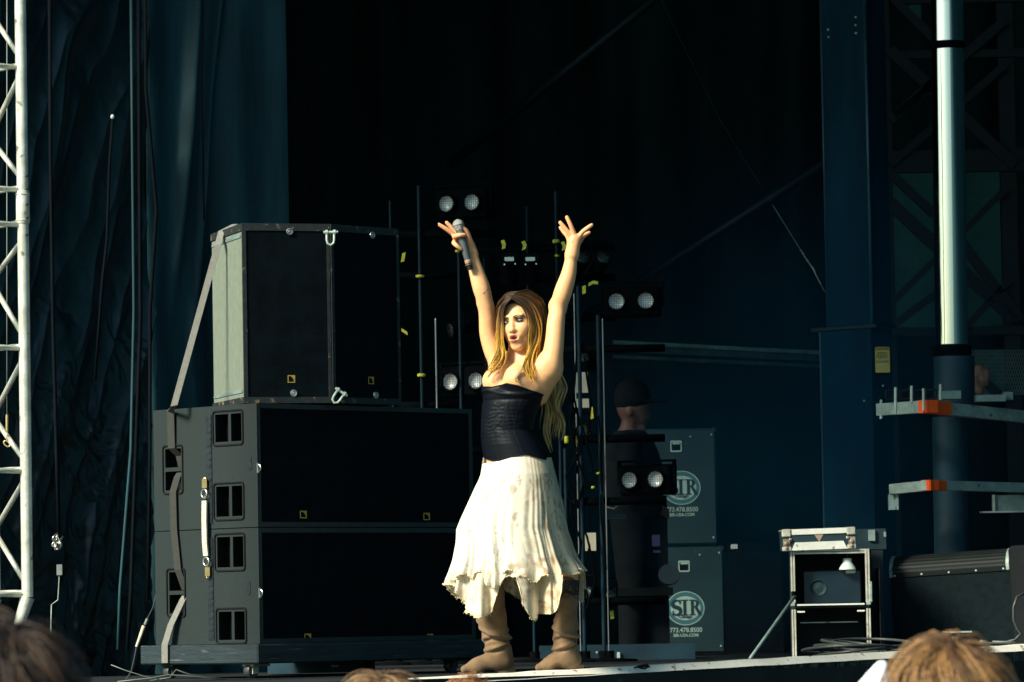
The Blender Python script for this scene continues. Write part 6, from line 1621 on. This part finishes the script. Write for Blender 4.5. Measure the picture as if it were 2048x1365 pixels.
# ------------------------------------------------------------------ audience heads in front of the stage
mat('hair_blond', (.9,.9,.9), .5, var=.25, scale=90, attr=True, spec=.4, trans=.1)
def fan(cxp, topy, D, rad, cdark, cmid, clight, label, n, seed, shirt, whorl=(0,0), face_yaw=0.0, ln=.11, pale=False):
    c = W(cxp, topy, D); hc = Vector((c.x, D, c.z-rad*1.12-.034)); rn = random.Random(seed)
    t = thing('person', (c.x,D,-1.4), 0, label, 'person', None)
    s = SDF((hc.x-.32,D-.24,hc.z-.75),(hc.x+.32,D+.24,hc.z+.16),.009)
    s.ell(hc,(.078,.098,.105),k=.01); s.ell(hc+Vector((0,.03,-.07)),(.055,.07,.07),k=.03)
    s.cone(hc+Vector((0,.10,-.02)),hc+Vector((0,.115,-.045)),.010,.014,.01)
    for q in (-1,1): s.ell(hc+Vector((q*.080,0,-.02)),(.010,.02,.03),k=.008)
    s.cone(hc+Vector((0,-.02,-.08)),hc+Vector((0,-.03,-.22)),.055,.06,.03)
    s.cone(hc+Vector((-.16,-.03,-.28)),hc+Vector((.16,-.03,-.28)),.065,.065,.06); s.ell(hc+Vector((0,-.02,-.50)),(.19,.12,.26),k=.05)
    v,f = s.mesh(); v = smooth_np(v,f,1); cc = np.tile(np.array((.62,.38,.27)),(len(v),1)); npmesh('body',v,f,'skin',t,cc,world=True)
    s = SDF((hc.x-.34,D-.26,-1.4),(hc.x+.34,D+.26,hc.z-.18),.014)
    s.cone(hc+Vector((-.16,-.03,-.285)),hc+Vector((.16,-.03,-.285)),.078,.078,.06); s.ell(hc+Vector((0,-.02,-.50)),(.205,.135,.27),k=.05)
    for q in (-1,1):
        s.chain([tuple(hc+Vector((q*.19,-.03,-.30))),tuple(hc+Vector((q*.23,0,-.55))),tuple(hc+Vector((q*.2,.10,-.72)))],[.06,.048,.04],.03)
        s.chain([tuple(hc+Vector((q*.09,0,-.7))),(hc.x+q*.1,D,-1.36)],[.10,.07],.04)
    v,f = s.mesh(); npmesh('clothes',v,f,shirt,t,world=True)
    m = MB(); up = Vector((whorl[0],whorl[1],1)).normalized(); u1 = up.orthogonal().normalized(); u2 = up.cross(u1)
    hcap = SDF(tuple(hc-Vector((.12,.14,.14))),tuple(hc+Vector((.12,.14,.15))),.007); hcap.ell(hc+Vector((0,-.008,.012)),(.086,.104,.106),k=.01)
    hcap.ell(hc+Vector((0,.10,-.06)),(.07,.07,.10),k=.01,op='s'); v,f = hcap.mesh(); h0 = npmesh('hair',v,f,'hair_blond',t,np.tile(np.array(cdark)*.6,(len(v),1)),world=True)
    clump = [rn.random()*6.283 for _ in range(70)]
    for k in range(n):
        az = rn.choice(clump)+rn.gauss(0,.05) if rn.random()<.75 else rn.random()*6.283
        el0 = abs(rn.gauss(0,.75)); P=[]; sw = .55+rn.gauss(0,.25); lift = rn.random()*.010+(rn.random()*.022 if rn.random()<.10 else 0)
        st_ = el0
        for q in range(9):
            e_ = st_+q/8*ln/.1*(.75+.3*rn.random()*0); a_ = az+sw*q/8
            d = up*math.cos(e_)+(u1*math.cos(a_)+u2*math.sin(a_))*math.sin(e_)
            r_ = .004+lift+.014*math.sin(min(1,q/5)*PI*.6)+rn.gauss(0,.0012)
            p = hc+Vector((0,-.008,.012))+Vector((d.x*(.086+r_),d.y*(.104+r_),d.z*(.106+r_)))
            if p.y > hc.y+.075 and p.z < hc.z+.02: break
            P.append(p)
        if len(P)<4: continue
        tone = rn.random(); cs_=[]
        for q in range(len(P)):
            a = q/(len(P)-1); c_ = np.array(cdark)*(1-a)+np.array(cmid)*a
            if tone>.55: c_ = c_*(1-a)+np.array(clight)*a
            cs_.append(tuple(c_*(.6+.7*tone)))
        m.path(P,[.0020*(1-.7*q/len(P)) for q in range(len(P))],3,cols=cs_,cap=False)
    m.build('hair_locks','hair_blond',h0,smooth=True,world=True)
    return t, hc
fan(1893,1277,7.6,.10,(.09,.045,.02),(.28,.14,.055),(.58,.33,.12),'person seen from behind with tousled blond brown hair at the lower right',2600,5,'cloth_black',(.08,-.28))
fan(8,1238,6.0,.10,(.022,.014,.010),(.055,.034,.022),(.09,.055,.034),'person with dark brown hair out of focus at the lower left corner',1800,6,'cloth_black',(.2,-.3))
fan(765,1346,9.5,.10,(.12,.07,.035),(.32,.19,.09),(.5,.3,.14),'person with light brown hair whose crown just shows below the dolly',1300,8,'cloth_black',(0,-.2))
fan(950,1356,10.0,.10,(.20,.08,.03),(.50,.22,.08),(.6,.3,.12),'person with ginger hair just showing below the boots of the singer',1300,9,'cloth_black',(0,-.2))
mat('fleece', (.84,.88,.93), .9, var=.03, bump=.5, bscale=90)
t, hc_ = None, None
def hooded():
    D = 8.6; c = W(1751,1322,D); t = thing('person',(c.x,D,-1.4),0,'person in a pointed white hood beside the blond head','person')
    hc = Vector((c.x-.012,D,c.z-.245))
    s = SDF((hc.x-.3,D-.22,hc.z-.7),(hc.x+.3,D+.22,hc.z+.2),.008)
    s.ell(hc,(.078,.095,.105),k=.01); s.cone(hc,hc+Vector((0,0,-.2)),.05,.055,.03); s.ell(hc+Vector((0,0,-.45)),(.18,.11,.24),k=.05)
    v,f = s.mesh(); npmesh('body',v,f,'skin',t,np.tile(np.array((.6,.38,.27)),(len(v),1)),world=True)
    s = SDF((hc.x-.32,D-.25,-1.4),(hc.x+.32,D+.25,c.z+.05),.009)
    s.ell(hc+Vector((0,-.012,.015)),(.095,.115,.118),k=.01)
    s.chain([tuple(hc+Vector((.0,-.01,.07))),tuple(hc+Vector((.002,-.005,.16))),(c.x+.012,D,c.z-.012)],[.074,.045,.014],.03)
    s.cone(hc+Vector((0,0,-.08)),hc+Vector((0,0,-.25)),.08,.11,.05); s.cone(hc+Vector((-.17,0,-.30)),hc+Vector((.17,0,-.30)),.08,.08,.06); s.ell(hc+Vector((0,0,-.5)),(.21,.14,.28),k=.05)
    for q in (-1,1): s.chain([tuple(hc+Vector((q*.19,-.03,-.30))),tuple(hc+Vector((q*.23,0,-.55))),tuple(hc+Vector((q*.2,.10,-.72)))],[.06,.048,.04],.03); s.cone(hc+Vector((q*.09,0,-.7)),(hc.x+q*.1,D,-1.36),.10,.07,.04)
    v,f = s.mesh(); npmesh('hood',v,f,'fleece',t,world=True)
hooded()
# soft black cap brim seen beside the light brown crown
m = MB(); D=9.7; pts=[W(765+ i*4.6, 1357-6*math.sin(i/10*PI)+i*.25, D) for i in range(11)]; m.path(pts,.006,6); setp(m.build('headband','cloth_black'),'thin black band arching beside the light brown crown','headband')
# ------------------------------------------------------------------ thin stage smoke by the navy column, blue stage light put into its colour
def smoke():
    m = bpy.data.materials.new('smoke'); m.use_nodes = True; n = m.node_tree.nodes; l = m.node_tree.links
    n.remove(n['Principled BSDF']); pv = n.new('ShaderNodeVolumePrincipled'); l.new(pv.outputs[0], n['Material Output'].inputs['Volume'])
    pv.inputs['Color'].default_value = (.04,.42,.80,1); pv.inputs['Anisotropy'].default_value = 0
    tc = n.new('ShaderNodeTexCoord'); ln = n.new('ShaderNodeVectorMath'); ln.operation = 'LENGTH'; l.new(tc.outputs['Object'], ln.inputs[0])
    mr = n.new('ShaderNodeMapRange'); mr.interpolation_type = 'SMOOTHERSTEP'; mr.inputs[1].default_value = 0; mr.inputs[2].default_value = 1; mr.inputs[3].default_value = 1; mr.inputs[4].default_value = 0
    l.new(ln.outputs['Value'], mr.inputs[0])
    nz = n.new('ShaderNodeTexNoise'); nz.inputs['Scale'].default_value = 1.4; nz.inputs['Detail'].default_value = 2; l.new(tc.outputs['Object'], nz.inputs[0])
    a = n.new('ShaderNodeMath'); a.operation = 'MULTIPLY'; l.new(mr.outputs[0], a.inputs[0]); l.new(nz.outputs[0], a.inputs[1])
    b = n.new('ShaderNodeMath'); b.operation = 'MULTIPLY'; b.inputs[1].default_value = SMOKE; l.new(a.outputs[0], b.inputs[0]); l.new(b.outputs[0], pv.inputs['Density'])
    MAT['smoke'] = m
    g = MB(); g.lathe([(math.sin(k*PI/16),-math.cos(k*PI/16)) for k in range(1,16)], None, 32)
    o = g.build('stage_smoke','smoke',smooth=True); c = W(1610,820,26.2); o.location = c; o.scale = (2.1,2.3,2.2)
    setp(o,'thin stage smoke with blue stage light in its colour, drifting in front of the navy column','smoke',None,'stuff')
SMOKE = .15
smoke()
sc.cycles.volume_step_rate = 2.0; sc.cycles.volume_max_steps = 48
